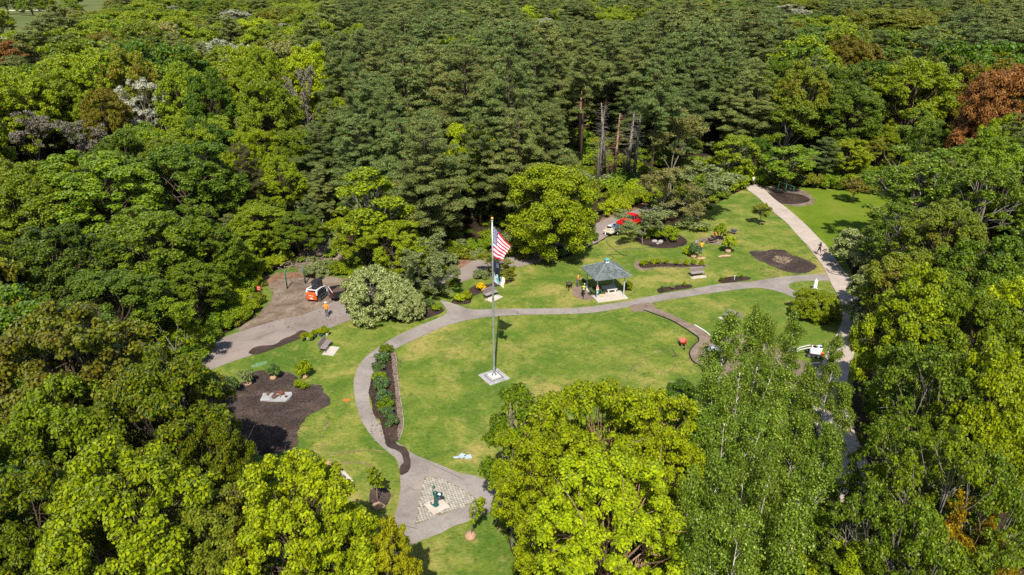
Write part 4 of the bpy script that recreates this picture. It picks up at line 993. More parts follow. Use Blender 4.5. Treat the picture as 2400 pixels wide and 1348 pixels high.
# ------------------------------------------------------------------ object materials
P_ = {
 'galv': paint('galvanised_metal', (.55, .57, .60), .35, .7), 'white': paint('white_paint', (.75, .76, .78), .45, var=.10), 'cream': paint('cream_paint', (.62, .55, .44), .55),
 'slat': paint('bench_slat_plastic', (.190, .140, .150), .6, var=.22, scale=3), 'slat2': paint('bench_slat_lighter', (.30, .245, .25), .6, var=.2, scale=3), 'darkmetal': paint('dark_metal', (.035, .035, .04), .5),
 'orange': paint('orange_enamel', (.85, .10, .012), .38, var=.1), 'red': paint('red_enamel', (.62, .012, .010), .25, spec=.6, var=.1), 'fadedred': paint('faded_red_tray', (.58, .085, .055), .6), 'blue': paint('blue_tray', (.045, .11, .22), .5), 'black': paint('black_plastic', (.018, .018, .02), .5),
 'rubber': paint('rubber', (.02, .02, .02), .85), 'glass': paint('tinted_glass', (.02, .03, .04), .08, spec=.8, var=.05), 'grey': paint('grey_steel', (.16, .16, .165), .5, .3), 'rust': paint('rusty_steel', (.16, .055, .03), .8), 'maroon': paint('maroon_paint', (.15, .018, .02), .5),
 'green': paint('dark_green_paint', (.010, .11, .062), .4), 'pump': paint('pump_green_paint', (.008, .085, .075), .3, spec=.6), 'teal': paint('teal_copper', (.10, .30, .31), .5), 'navyflag': paint('navy_cloth', (.018, .026, .055), .8), 'flagred': paint('flag_red_cloth', (.58, .012, .045), .8, var=.08), 'flagwhite': paint('flag_white_cloth', (.80, .78, .80), .8, var=.06), 'flagblue': paint('flag_blue_cloth', (.022, .035, .16), .8, var=.08),
 'black_cloth': paint('black_cloth', (.014, .018, .028), .85), 'pale_cloth': paint('pale_blue_cloth', (.36, .43, .42), .85), 'yellow_cloth': paint('yellow_cloth', (.66, .50, .20), .85), 'greyprint': paint('grey_print', (.25, .27, .34), .85), 'gold': paint('gold_ball', (.75, .42, .08), .25, .8),
 'shingle': island_mat('grey_green_shingle', [(0, (.090, .108, .108)), (.5, (.130, .152, .150)), (1, (.175, .200, .195))], .85, 25), 'shingle_ridge': paint('ridge_shingle', (.21, .245, .235), .85, var=.2), 'paleblue': paint('post_pale_blue_paint', (.42, .50, .56), .4), 'stone': paint('bench_stone', (.62, .58, .53), .7), 'burlap': paint('burlap', (.40, .25, .15), .95, var=.3, scale=8), 'burlap2': paint('burlap_pinkish', (.50, .29, .20), .95, var=.3, scale=8),
 'rock': paint('field_stone', (.36, .32, .29), .85, var=.35), 'soil': paint('heaped_soil', (.10, .062, .045), .95, var=.4), 'signred': paint('sign_red', (.50, .045, .035), .5), 'posterorange': paint('poster_orange', (.80, .25, .15), .6), 'bone': paint('poster_white', (.78, .76, .74), .6), 'wood': paint('tool_handle_wood', (.38, .24, .12), .7), 'orangespray': paint('orange_spray', (.85, .13, .01), .8),
 'tarp': paint('grey_tarp', (.34, .35, .38), .6), 'bark_log': paint('fallen_limb', (.34, .27, .21), .9), 'skin': paint('skin', (.45, .24, .16), .6, var=.05), 'hair': paint('dark_hair', (.03, .02, .015), .7), 'shirt_orange': paint('orange_tee', (.95, .26, .008), .85, var=.06), 'shirt_yell': paint('orange_yellow_tee', (.95, .36, .010), .85, var=.06), 'shirt_grey': paint('grey_blue_tee', (.20, .21, .30), .85), 'shirt_black': paint('black_top', (.020, .020, .024), .85), 'vest': paint('hi_vis_lime', (.52, .62, .05), .8),
 'jeans': paint('blue_jeans', (.045, .10, .22), .85), 'greyjeans': paint('grey_trousers', (.10, .11, .14), .85), 'dark_trousers': paint('dark_trousers', (.020, .020, .024), .85), 'shorts': paint('navy_shorts', (.02, .025, .06), .85), 'strawhat': paint('straw_hat', (.68, .52, .42), .85), 'boot': paint('boots', (.035, .025, .02), .8), 'whiteshirt': paint('white_shirt', (.7, .7, .7), .8), 'fur': paint('dog_fur', (.40, .30, .18), .9), 'edging': paint('black_edging', (.015, .015, .016), .6), 'string': paint('pale_string', (.50, .45, .36), .9), 'pot': paint('nursery_pot', (.03, .09, .07), .6), 'spraygreen': paint('pale_green_spray', (.13, .24, .10), .9, var=.4),
}

# ------------------------------------------------------------------ pavilion
gz = thing('pavilion', 'small open pavilion with grey shingled hip roof on four pale posts', 'pavilion', (10.85, 72.55, 0), math.radians(17))
MB().box((0, -.30, .06), (3.75, 4.05, .20), bev=.02).build('slab', MAT['pad'], gz)
PX, PY, EZ, AZ = 1.68, 1.45, 2.72, 3.86
for sx in (-1, 1):
    for sy in (-1, 1):
        m = MB(); m.box((sx*PX, sy*PY, 1.42), (.11, .11, 2.54), bev=.012); m.box((sx*PX, sy*PY, .20), (.20, .20, .07), bev=.01); m.box((sx*PX, sy*PY, 2.64), (.17, .17, .08), bev=.01)
        m.build('post', P_['paleblue'], gz)
m = MB()
for sy in (-1, 1): m.box((0, sy*PY, 2.60), (3.24, .09, .17), bev=.01)
for sx in (-1, 1): m.box((sx*PX, 0, 2.60), (.09, 2.78, .17), bev=.01)
for s1, s2 in ((1, 1), (1, -1), (-1, 1), (-1, -1)): m.tube([(s1*PX, s2*PY, 2.66), (0, 0, 3.72)], .05, 4)
m.build('roof_frame', P_['white'], gz)
ER = [(-2.25, -2.1), (2.25, -2.1), (2.25, 2.1), (-2.25, 2.1)]
m = MB(); th = .07
V = [(x, y, EZ) for x, y in ER] + [(.16*(1 if x > 0 else -1), .16*(1 if y > 0 else -1), AZ) for x, y in ER] + [(x, y, EZ-th) for x, y in ER] + [(.16*(1 if x > 0 else -1), .16*(1 if y > 0 else -1), AZ-th) for x, y in ER]
F = [(i, (i+1) % 4, 4+(i+1) % 4, 4+i) for i in range(4)] + [(8+(i+1) % 4, 8+i, 12+i, 12+(i+1) % 4) for i in range(4)] + [(8+i, 8+(i+1) % 4, (i+1) % 4, i) for i in range(4)] + [(4, 5, 6, 7)]
m.add(V, F); roof = m.build('roof', P_['shingle_ridge'], gz)
m = MB(); rnd = random.Random(3)
for s in range(4):
    A = Vector((*ER[s], EZ)); B = Vector((*ER[(s+1) % 4], EZ)); C_ = Vector(V[4+(s+1) % 4]); D = Vector(V[4+s])
    nrm = (B-A).cross(D-A).normalized(); rows = 10
    for r in range(rows):
        t0, t1 = r/rows, (r+1.18)/rows; t1 = min(t1, 1)
        a, b = A.lerp(D, t0), B.lerp(C_, t0); c, d = A.lerp(D, t1), B.lerp(C_, t1)
        L = (b-a).length; n = max(2, int(L/.29)); off = .5 if r % 2 else 0
        for k in range(n+1):
            u0 = max(0, (k-off)/n); u1 = min(1, (k+1-off)/n)
            if u1-u0 < .01: continue
            g0 = .012/L
            p = [a.lerp(b, u0+g0), a.lerp(b, u1-g0), c.lerp(d, u1-g0), c.lerp(d, u0+g0)]
            lift = rnd.uniform(.040, .060)
            lo = [q+nrm*.004 for q in p]; hi = [p[0]+nrm*lift, p[1]+nrm*lift, p[2]+nrm*.012, p[3]+nrm*.012]
            m.add(lo+hi, [(4, 5, 6, 7), (0, 1, 5, 4), (1, 2, 6, 5), (3, 0, 4, 7)])
o = m.build('shingle', P_['shingle'], roof); o['kind'] = 'stuff'
m = MB()
for s in range(4): m.tube([Vector((*ER[s], EZ+.04)), Vector(V[4+s])+Vector((0, 0, .05))], .055, 5)
m.build('ridge_cap', P_['shingle_ridge'], roof)
cu = MB().box((0, 0, AZ+.14), (.42, .42, .34), bev=.01).build('cupola', P_['white'], gz)
m = MB(); m.add([(-.30, -.30, 0), (.30, -.30, 0), (.30, .30, 0), (-.30, .30, 0), (-.30, -.30, .04), (.30, -.30, .04), (.30, .30, .04), (-.30, .30, .04), (0, 0, .26)], [(3, 2, 1, 0), (0, 1, 5, 4), (1, 2, 6, 5), (2, 3, 7, 6), (3, 0, 4, 7), (4, 5, 8), (5, 6, 8), (6, 7, 8), (7, 4, 8)])
cr = m.build('cupola_roof', P_['teal'], cu); cr.location = (0, 0, AZ+.33)
m = MB()
for sx, sy, w, d in ((0, -.215, .26, .015), (.215, 0, .015, .26), (-.215, 0, .015, .26), (0, .215, .26, .015)): m.box((sx, sy, AZ+.22), (w, d, .10))
m.build('louvre', P_['darkmetal'], cu)
def on_gz(lx, ly, z=0):
    c, s = math.cos(math.radians(17)), math.sin(math.radians(17))
    return (10.85+lx*c-ly*s, 72.55+lx*s+ly*c, z)
sb = thing('stone_bench', 'pale stone bench in the shade under the pavilion roof', 'bench', on_gz(.62, -.45, .16), math.radians(14))
MB().box((0, 0, .46), (1.25, .42, .10), bev=.02).build('seat', P_['stone'], sb)
for s in (-1, 1): MB().box((s*.42, 0, .205), (.16, .34, .41), bev=.02).build('leg', P_['stone'], sb)
sg = thing('notice', 'orange and white notice taped to the front left pavilion post', 'notice', on_gz(-1.68, -1.53, 0), math.radians(17))
MB().box((0, 0, 1.52), (.30, .02, .24)).build('orange_panel', P_['posterorange'], sg); MB().box((0, 0, 1.31), (.30, .02, .16)).build('white_panel', P_['bone'], sg)
sg = thing('notice', 'teal and white notice below the orange one on the pavilion post', 'notice', on_gz(-1.68, -1.53, 0), math.radians(17))
MB().box((0, 0, .98), (.28, .02, .40)).build('teal_panel', P_['teal'], sg)
m = MB(); m.add([(-.09, -.012, .93), (.09, -.012, .93), (.05, -.012, 1.05), (-.05, -.012, 1.05)], [(0, 1, 2, 3)]); m.build('white_emblem', P_['bone'], sg)

# ------------------------------------------------------------------ flagpole and its flags
FX, FY = G(1158, 884)
fl = thing('flagpole', 'tall silver flagpole on a square granite base in the round lawn', 'flagpole', (FX, FY, 0), math.radians(33))
MB().box((0, 0, .035), (2.15, 2.15, .07), bev=.015).build('granite_base', MAT['stone'], fl)
m = MB()
for sx, sy, w, d in ((0, -.63, 1.34, .08), (0, .63, 1.34, .08), (-.63, 0, .08, 1.18), (.63, 0, .08, 1.18)): m.box((sx, sy, .078), (w, d, .016))
m.build('base_joint', P_['grey'], fl)
MB().box((0, 0, .16), (.92, .92, .18), bev=.03).build('plinth', P_['stone'], fl)
MB().tube([(0, 0, .24), (0, 0, .30), (0, 0, .36)], [.24, .24, .14], 16).build('collar', P_['galv'], fl, True)
m = MB(); m.tube([(0, 0, .3), (0, 0, 2), (0, 0, 6), (0, 0, 11), (0, 0, 15.05)], [.125, .115, .10, .075, .05], 14); m.build('pole', P_['galv'], fl, True)
for z in (2.6, 5.2, 7.9): MB().tube([(0, 0, z), (0, 0, z+.06)], .118, 14).build('joint_ring', P_['grey'], fl)
MB().tube([(0, 0, 15.0), (0, 0, 15.08), (0, 0, 15.14)], [.06, .11, .05], 10).build('truck', P_['galv'], fl, True)
MB().ball((0, 0, 15.26), .14, 12, 8).build('finial_ball', P_['gold'], fl, True)
MB().box((.12, 0, 1.5), (.06, .03, .16)).build('cleat', P_['darkmetal'], fl)
MB().tube([(.11, .04, 1.5), (.10, .04, 8), (.09, .03, 14.95)], .010, 4).build('halyard', P_['string'], fl)
def flag_patch(name, label, corners, mats, pick, nu=26, nv=26, ripple=.16, gath=1.0, cat='flag', waves=2.2):
    """corners: hoist top, hoist bottom, fly bottom, fly top, each (x offset, y offset, z) from the pole"""
    ht, hb, fb, ft = [Vector(c) for c in corners]
    V = []
    for j in range(nv+1):
        for i in range(nu+1):
            u, v = (i/nu), j/nv; uu = u**gath
            p = ht.lerp(ft, uu).lerp(hb.lerp(fb, uu), v)
            w = math.sin(u*math.pi*waves + v*2.2)*ripple*(u**.7)
            p = p + Vector((0, w, 0)) + Vector((.03*math.sin(v*9+u*5)*u, 0, -.10*math.sin(math.pi*u)*(1-v)*.6))
            V.append(p)
    F = []; M_ = []
    for j in range(nv):
        for i in range(nu):
            a = j*(nu+1)+i; F.append((a, a+nu+1, a+nu+2, a+1)); M_.append(pick((i+.5)/nu, (j+.5)/nv))
    e = thing(name, label, cat, (FX, FY, 0))
    m = MB(); m.add(V, F); m.m = M_; o = m.build('cloth', mats, e, True)
    so = o.modifiers.new('thickness', 'SOLIDIFY'); so.thickness = .012
    return e, V, nu, nv
def pick_us(u, v):
    if u < .40 and v < 7/13: return 2
    return 0 if int(v*13) % 2 == 0 else 1
e, V, nu, nv = flag_patch('national_flag', 'red and white striped flag with starred blue canton on the flagpole', [(.09, -.03, 14.62), (.10, -.03, 11.80), (.80, -.15, 11.55), (1.62, .10, 12.75)], [P_['flagred'], P_['flagwhite'], P_['flagblue']], pick_us, 30, 26, .14, 1.45)
m = MB()
for r in range(9):
    for c in range(6 if r % 2 == 0 else 5):
        u = (.5+c+(0 if r % 2 == 0 else .5))/6*.385; v = (r+.8)/10*(7/13)
        i, j = u*nu, v*nv; a = int(j)*(nu+1)+int(i); p = V[a].lerp(V[a+1], i-int(i)).lerp(V[a+nu+1].lerp(V[a+nu+2], i-int(i)), j-int(j))
        s = .042; q = p+Vector((0, -.016, 0)); pts_ = []
        for k in range(10):
            t = math.pi/2+k*math.pi/5; rr_ = s if k % 2 == 0 else s*.42; pts_.append((q.x+rr_*math.cos(t), q.y, q.z+rr_*math.sin(t)))
        m.add(pts_, [(0, 1, 9), (2, 3, 1), (4, 5, 3), (6, 7, 5), (8, 9, 7), (1, 3, 5, 7, 9)])
o = m.build('star', P_['flagwhite'], e); o['kind'] = 'stuff'
def pick_dark(u, v): return 1 if (abs(u-.55) < .16 and .10 < v < .42 and (int(u*30)+int(v*20)) % 3) else 0
flag_patch('dark_flag', 'limp black flag hanging below the striped flag', [(.10, -.05, 11.62), (.10, -.05, 10.45), (.64, -.10, 9.62), (.66, .12, 11.30)], [P_['black_cloth'], P_['greyprint']], pick_dark, 22, 20, .20, 1.1, waves=3.4)
def pick_pale(u, v):
    if u > .86: return 2
    if u > .74: return 3
    return 1 if (u-.34)**2+((v-.5)*.8)**2 < .026 else 0
flag_patch('state_flag', 'limp pale flag with teal emblem and yellow edge, lowest on the flagpole', [(.11, -.08, 10.42), (.12, -.08, 9.55), (.92, -.16, 9.02), (1.05, .05, 9.85)], [P_['pale_cloth'], P_['teal'], P_['yellow_cloth'], P_['flagwhite']], pick_pale, 24, 18, .15, 1.0, waves=2.8)

# ------------------------------------------------------------------ park benches
def bench_proto(label):
    e = thing('park_bench', label, 'bench')
    for k in range(6):                                # seat slats, then back slats along a curve
        y = -.26 + k*.095; z = .43 + .02*abs(k-2.2)*.4
        MB().box((0, y, z), (1.83, .078, .035), (math.radians(-3+k*2), 0, 0), bev=.008).build('seat_slat', P_['slat2'], e)
    for k in range(6):
        z = .52 + k*.082; y = .31 + k*.032
        MB().box((0, y, z), (1.83, .033, .072), (math.radians(-20), 0, 0), bev=.008).build('back_slat', P_['slat' if k < 5 else 'slat2'], e)  # top back slat shares the lighter tone of the seat slats
    for s in (-1, 1):
        m = MB(); x = s*.80
        m.tube([(x, -.24, .02), (x, -.22, .36), (x, .24, .40), (x, .32, .52), (x, .50, .96)], .026, 6); m.tube([(x, .24, .40), (x, .36, .02)], .026, 6); m.tube([(x, -.30, .02), (x, .42, .02)], .022, 5)
        m.build('leg', P_['darkmetal'], e)
    return e
def put_bench(a, b, label, proto=None):
    A, B = Vector(G(*a)), Vector(G(*b)); c = (A+B)/2; d = (B-A).normalized(); rz = math.atan2(d.y, d.x)
    n_ = Vector((-d.y, d.x)); c = c + n_*.24
    o = proto if proto is not None else bench_proto(label)
    if proto is not None: o = copy_tree(proto, (c.x, c.y, .07), rz, label)
    else: o.location = (c.x, c.y, .07); o.rotation_euler = (0, 0, rz)
    o['group'] = 'slatted park benches around the lawns'
    return o, c, rz
def pad(poly_px, name='bench_pad'):
    P = GP(poly_px); m = MB(); m.prism(P, -.03, .068); return tag(m.build(name, MAT['pad']), kind='structure')
b1, c1, r1 = put_bench((762, 829), (779, 807), 'slatted bench nearest the old asphalt road, seen from its open side')
pad([(755, 832), (781.6, 835), (796.7, 814.8), (768, 812)])
for a, b, lab, pd in [((1140, 703), (1169, 692), 'slatted bench half hidden behind the flagpole beside the yellow azalea', [(1136, 702), (1152, 709.5), (1179, 697), (1164, 690)]),
                      ((1619, 651), (1654, 647), 'slatted bench between pavilion and bare patch, facing the path', [(1617, 650), (1623, 654.5), (1657, 651), (1651, 645)]),
                      ((1694, 748), (1727, 760), 'slatted bench on the small east lawn behind the birch tops', [(1683, 745), (1716, 762), (1728, 762), (1735, 755), (1700, 742)]),
                      ((809, 1130), (777, 1100), 'slatted bench at the bottom left half covered by the lime maple', [(786, 1106), (802, 1099.5), (828.5, 1128), (815, 1134)])]:
    o, c, rz = put_bench(a, b, lab, b1); pad(pd)
c5, rz5 = c, rz
e = thing('jacket', 'crumpled orange jacket lying on the back of the bottom left bench', 'jacket', (*G(775, 1105), .5), rz5)
MB().ball((0, 0, .12), (.36, .22, .22), 10, 7, bump=.25, seed=3).build('body', P_['burlap2'], e, True); MB().ball((.25, .1, .10), (.2, .12, .12), 8, 6, 0, .2, 5).build('sleeve', P_['shirt_orange'], e, True)
e = thing('bag', 'white plastic bag on the seat of the bottom left bench', 'bag', (*G(791, 1120), .5), rz5)
MB().ball((0, 0, .15), (.26, .17, .18), 9, 6, bump=.2, seed=8).build('sack', P_['bone'], e, True); MB().tube([(-.05, 0, .3), (0, 0, .38), (.06, 0, .3)], .012, 4).build('handle', P_['bone'], e)

# ------------------------------------------------------------------ hand pump on the cobbles
ux, uy = G(1022, 1187)
MBp = MB(); MBp.box((0, 0, 0), (1.32, 1.32, .07), bev=.01)
tag(MBp.build('pump_pad', MAT['pad'], loc=(ux+.05, uy, .085), rz=math.radians(45-6)), kind='structure')
pm = thing('hand_pump', 'dark green cast iron hand pump with side bowl on a white pad', 'pump', (ux, uy, .12), 0)
m = MB(); m.tube([(0, 0, 0), (0, 0, .05), (0, 0, .09), (0, 0, .35), (0, 0, .95), (0, 0, 1.02), (0, 0, 1.06), (0, 0, 1.16), (0, 0, 1.22)], [.21, .21, .15, .135, .12, .155, .155, .10, .03], 16); m.build('column', P_['pump'], pm, True)
m = MB(); m.tube([(-.12, -.02, .06), (-.24, -.02, .05), (-.33, -.02, .12), (-.34, -.02, .24)], [.055, .05, .04, .035], 8); m.ball((-.34, -.02, .27), .05, 8, 6); m.build('foot_lever', P_['pump'], pm, True)
m = MB(); m.tube([(-.14, 0, .85), (-.16, 0, 1.25), (-.12, 0, 1.50)], [.03, .03, .025], 7); m.build('pump_handle', P_['pump'], pm, True)
MB().ball((-.08, 0, 1.56), .105, 12, 9).build('handle_ball', P_['pump'], pm, True)
m = MB(); m.tube([(.08, 0, .70), (.22, -.02, .74), (.32, -.02, .86)], [.07, .06, .05], 8); m.tube([(.32, -.02, .84), (.32, -.02, .90), (.32, -.02, .98)], [.07, .17, .19], 14); bowl = m.build('bowl', P_['pump'], pm, True)
MB().tube([(.27, -.02, .985), (.27, -.02, 1.03)], [.11, .07], 12).build('bowl_lid', P_['white'], pm)
m = MB(); m.tube([(.10, 0, .98), (.20, 0, 1.08), (.24, 0, 1.02)], .025, 6); m.build('spout', P_['pump'], pm, True)

# ------------------------------------------------------------------ machines
def wheel(parent, c, r, w, axis='X', rim='white', name='wheel'):
    t = MB(); a = Vector((1, 0, 0)) if axis == 'X' else Vector((0, 1, 0)); C_ = Vector(c)
    t.tube([C_-a*w/2, C_-a*w*.38, C_+a*w*.38, C_+a*w/2], [r*.86, r, r, r*.86], 16)
    o = t.build(name, P_['rubber'], parent, True)
    q = MB(); q.tube([C_-a*(w/2+.01), C_+a*(w/2+.01)], r*.55, 12); q.build('rim', P_[rim], o)
    return o
def text_mesh(txt, size, mat, parent, loc, rot, name='lettering'):
    cu_ = bpy.data.curves.new(name, 'FONT'); cu_.body = txt; cu_.size = size; cu_.align_x = 'CENTER'; cu_.align_y = 'CENTER'; cu_.extrude = .004
    tmp = bpy.data.objects.new(name+'_tmp', cu_); COL.objects.link(tmp)
    bpy.context.view_layer.update()
    me = bpy.data.meshes.new_from_object(tmp.evaluated_get(bpy.context.evaluated_depsgraph_get()))
    bpy.data.objects.remove(tmp); me.name = name; me.materials.clear(); me.materials.append(mat)
    o = link(bpy.data.objects.new(name, me), parent); o.location = loc; o.rotation_euler = rot; return o
lx, ly = -22.35, 71.1
L = thing('track_loader', 'orange and white compact track loader with dark cab on the dirt forecourt', 'loader', (lx, ly, .03), math.radians(-13))
m = MB(); m.box((0, .05, .62), (1.02, 2.2, .72), bev=.05); m.box((0, -.30, 1.02), (.98, 1.3, .22), bev=.05); m.build('body', P_['grey'], L)
m = MB(); m.box((0, -1.20, .72), (1.22, .16, .78), bev=.06); m.box((0, -1.10, 1.10), (1.20, .30, .10), bev=.04); rd = m.build('rear_door', P_['orange'], L)
text_mesh('Bobcat', .21, P_['bone'], rd, (0, -1.287, .86), (math.pi/2, 0, 0))
for s in (-1, 1): MB().box((s*.47, -1.285, .88), (.10, .02, .15), bev=.005).build('tail_light', P_['maroon'], rd)
m = MB(); pts_ = [(.20*math.cos(t), -1.287, .52+.09*math.sin(t)) for t in [k*math.pi/8 for k in range(16)]]; m.add(pts_, [tuple(range(16))]); m.build('badge', P_['bone'], rd)
MB().box((0, -.72, 1.16), (.84, .55, .05), (math.radians(-8), 0, 0), bev=.01).build('radiator_grille', P_['black'], L)
for s in (-1, 1):
    m = MB(); x = s*.60
    m.tube([(x, -1.12, .98), (x, -1.08, 1.32), (x, -.9, 1.46), (x, .15, 1.36), (x, 1.05, 1.12), (x, 1.30, .70), (x, 1.32, .35)], [.085, .085, .085, .075, .07, .07, .06], 6)
    m.box((x, -1.02, 1.10), (.15, .22, .55), bev=.03); m.build('lift_arm', P_['white'], L)
    m = MB(); m.tube([(x*.95, .2, .85), (x*.95, .8, 1.05)], .035, 8); m.build('hydraulic_ram', P_['darkmetal'], L)
    m = MB(); x = s*.68                                        # track: belt with treads round three wheels
    loop = [(-1.0, .30), (-.85, .07), (.85, .07), (1.05, .26), (.85, .50), (-.2, .60), (-.85, .56)]
    n = len(loop); V = [(x-.17, a, b) for a, b in loop]+[(x+.17, a, b) for a, b in loop]; F = [(i, (i+1) % n, n+(i+1) % n, n+i) for i in range(n)] + [tuple(range(n))[::-1], tuple(range(n, 2*n))]
    m.add(V, F)
    for i in range(n):
        a, b = Vector(loop[i]), Vector(loop[(i+1) % n]); k = max(1, int((b-a).length/.14))
        for q in range(k):
            p = a.lerp(b, (q+.5)/k); d = b-a; m.box((x, p.x, p.y), (.35, .06, .05), (math.atan2(d.y, d.x), 0, 0))
    tr = m.build('track', P_['rubber'], L)
    for cy, r in ((-.80, .19), (-.3, .13), (.1, .13), (.5, .13), (.82, .17)): MB().cyl((x+s*.01, cy, .27), r, .37, 12, 'X').build('track_wheel', P_['grey'], tr)
m = MB(); m.box((0, -1.0, 1.44), (1.24, .09, .09), bev=.02); m.build('arm_crossbar', P_['white'], L)
cab = MB()
for sx in (-1, 1):
    for sy, ln in ((-.42, 0), (.52, .1)): cab.tube([(sx*.42, .30+sy, 1.0), (sx*.40, .30+sy-ln, 2.0)], .045, 5)
cab.box((0, .30, 1.20), (.88, 1.0, .42), bev=.03); cab.box((0, .26, 2.03), (.94, 1.10, .10), bev=.04); cabo = cab.build('cab', P_['black'], L)
for sx, sy, w, d in ((0, -.14, .74, .02), (0, .72, .74, .02), (-.41, .28, .02, .8), (.41, .28, .02, .8)): MB().box((sx, sy, 1.68), (w, d, .52)).build('window', P_['glass'], cabo)
MB().box((0, .15, 1.35), (.44, .40, .5), bev=.06).build('seat', P_['black'], cabo)
m = MB(); m.add([(-.92, 1.35, .08), (.92, 1.35, .08), (.92, 2.0, .02), (-.92, 2.0, .02), (-.92, 1.35, .62), (.92, 1.35, .62)], [(0, 1, 2, 3), (1, 0, 4, 5)])
m.add([(-.92, 1.35, .08), (-.92, 2.0, .02), (-.92, 1.35, .62)], [(0, 1, 2)]); m.add([(.92, 1.35, .08), (.92, 2.0, .02), (.92, 1.35, .62)], [(0, 2, 1)])
bo = m.build('bucket', P_['grey'], L); bo.modifiers.new('thickness', 'SOLIDIFY').thickness = .03
MB().ball((0, 1.6, .22), (.8, .32, .22), 10, 6, bump=.2, seed=2).build('soil_load', P_['soil'], L, True)

# dump trailer behind the cream dogwood
tx, ty = G(800, 706)
D = thing('dump_trailer', 'dark high-sided dump trailer full of soil behind the cream dogwood', 'trailer', (tx+.5, ty+1.0, .03), math.radians(-62))
m = MB()
for sx in (-1, 1): m.box((sx*.92, 0, .98), (.06, 3.6, .72), bev=.01); [m.box((sx*.965, k*.72-1.44, .98), (.05, .07, .70)) for k in range(5)]
m.box((0, 1.78, .98), (1.78, .06, .72)); m.box((0, 0, .60), (1.84, 3.6, .08)); m.build('dump_box', P_['black'], D)
m = MB(); m.box((0, -1.82, .98), (1.90, .06, .74), bev=.01); tg = m.build('tailgate', P_['maroon'], D)
MB().box((0, -1.86, 1.35), (1.90, .07, .06)).build('top_rail', P_['cream'], tg)
MB().ball((0, 0, 1.12), (.86, 1.70, .30), 14, 8, bump=.12, seed=4).build('soil_load', P_['soil'], D, True)
m = MB(); m.box((0, 0, .50), (.9, 4.0, .12)); m.tube([(0, 1.9, .48), (0, 3.2, .44)], .05, 6); m.build('chassis', P_['darkmetal'], D)
for sx in (-1, 1):
    for sy in (-.42, .42): wheel(D, (sx*1.02, sy, .34), .34, .22)
    MB().box((sx*1.04, 0, .72), (.26, 1.7, .05), bev=.02).build('mudguard', P_['black'], D)
MB().box((-.8, -1.95, .35), (.10, .10, .62)).build('jack_leg', P_['grey'], D)

# red pickup
fw = Vector((.59, .81)); rx, ry = 16.0, 94.5
c = Vector((rx, ry)) + fw*2.75
K = thing('pickup_truck', 'bright red pickup truck on the asphalt lane under a grey-green tree', 'truck', (c.x, c.y, .03), math.atan2(-fw.x, fw.y))
m = MB(); m.box((0, .1, .62), (1.90, 5.2, .42), bev=.06); m.box((0, 1.85, .98), (1.84, 1.6, .36), bev=.10); m.box((0, .25, .98), (1.88, 1.8, .34), bev=.06)
for sx in (-1, 1): m.box((sx*.90, -1.62, .98), (.13, 2.15, .46), bev=.04)
m.box((0, -.58, .98), (1.80, .10, .46)); body = m.build('body', P_['red'], K)
m = MB(); m.add([(-.86, -.55, 1.14), (.86, -.55, 1.14), (.88, 1.25, 1.14), (-.88, 1.25, 1.14), (-.74, -.40, 1.78), (.74, -.40, 1.78), (.74, .55, 1.78), (-.74, .55, 1.78)], [(3, 2, 1, 0), (4, 5, 6, 7), (0, 1, 5, 4), (1, 2, 6, 5), (2, 3, 7, 6), (3, 0, 4, 7)])
cab = m.build('cab', P_['glass'], K)
MB().box((0, .07, 1.80), (1.54, 1.06, .07), bev=.03).build('roof', P_['red'], cab)
m = MB()
for sx in (-1, 1): m.tube([(sx*.87, -.53, 1.14), (sx*.75, -.40, 1.80)], .045, 5); m.tube([(sx*.88, 1.24, 1.14), (sx*.75, .56, 1.80)], .04, 5); m.tube([(sx*.88, .3, 1.14), (sx*.755, .2, 1.80)], .035, 5)
m.build('pillar', P_['red'], cab)
m = MB(); m.box((0, -2.70, .93), (1.66, .07, .52), bev=.02); tg = m.build('tailgate', P_['red'], K); MB().box((0, -2.745, 1.0), (.26, .02, .06)).build('handle', P_['black'], tg)
for sx in (-1, 1): MB().box((sx*.89, -2.705, .93), (.14, .05, .34), bev=.01).build('tail_light', P_['maroon'], K)
MB().box((0, -2.80, .52), (1.84, .18, .16), bev=.03).build('bumper', P_['darkmetal'], K); MB().box((0, -2.90, .55), (.32, .012, .16)).build('number_plate', P_['bone'], K)
MB().box((0, -1.62, .80), (1.62, 2.05, .04)).build('bed_floor', P_['black'], K)
MB().ball((.1, -1.5, .92), (.62, .8, .22), 10, 6, bump=.35, seed=6).build('tool_load', P_['darkmetal'], K)
for sx in (-1, 1):
    for sy in (-1.72, 1.80): wheel(K, (sx*.86, sy, .38), .38, .24, rim='galv')
for sx in (-1, 1): MB().box((sx*.70, 2.66, .95), (.36, .05, .18), bev=.02).build('headlight', P_['bone'], K)
for sx in (-1, 1): MB().box((sx*1.04, .98, 1.22), (.20, .08, .16), bev=.02).build('mirror', P_['black'], K)
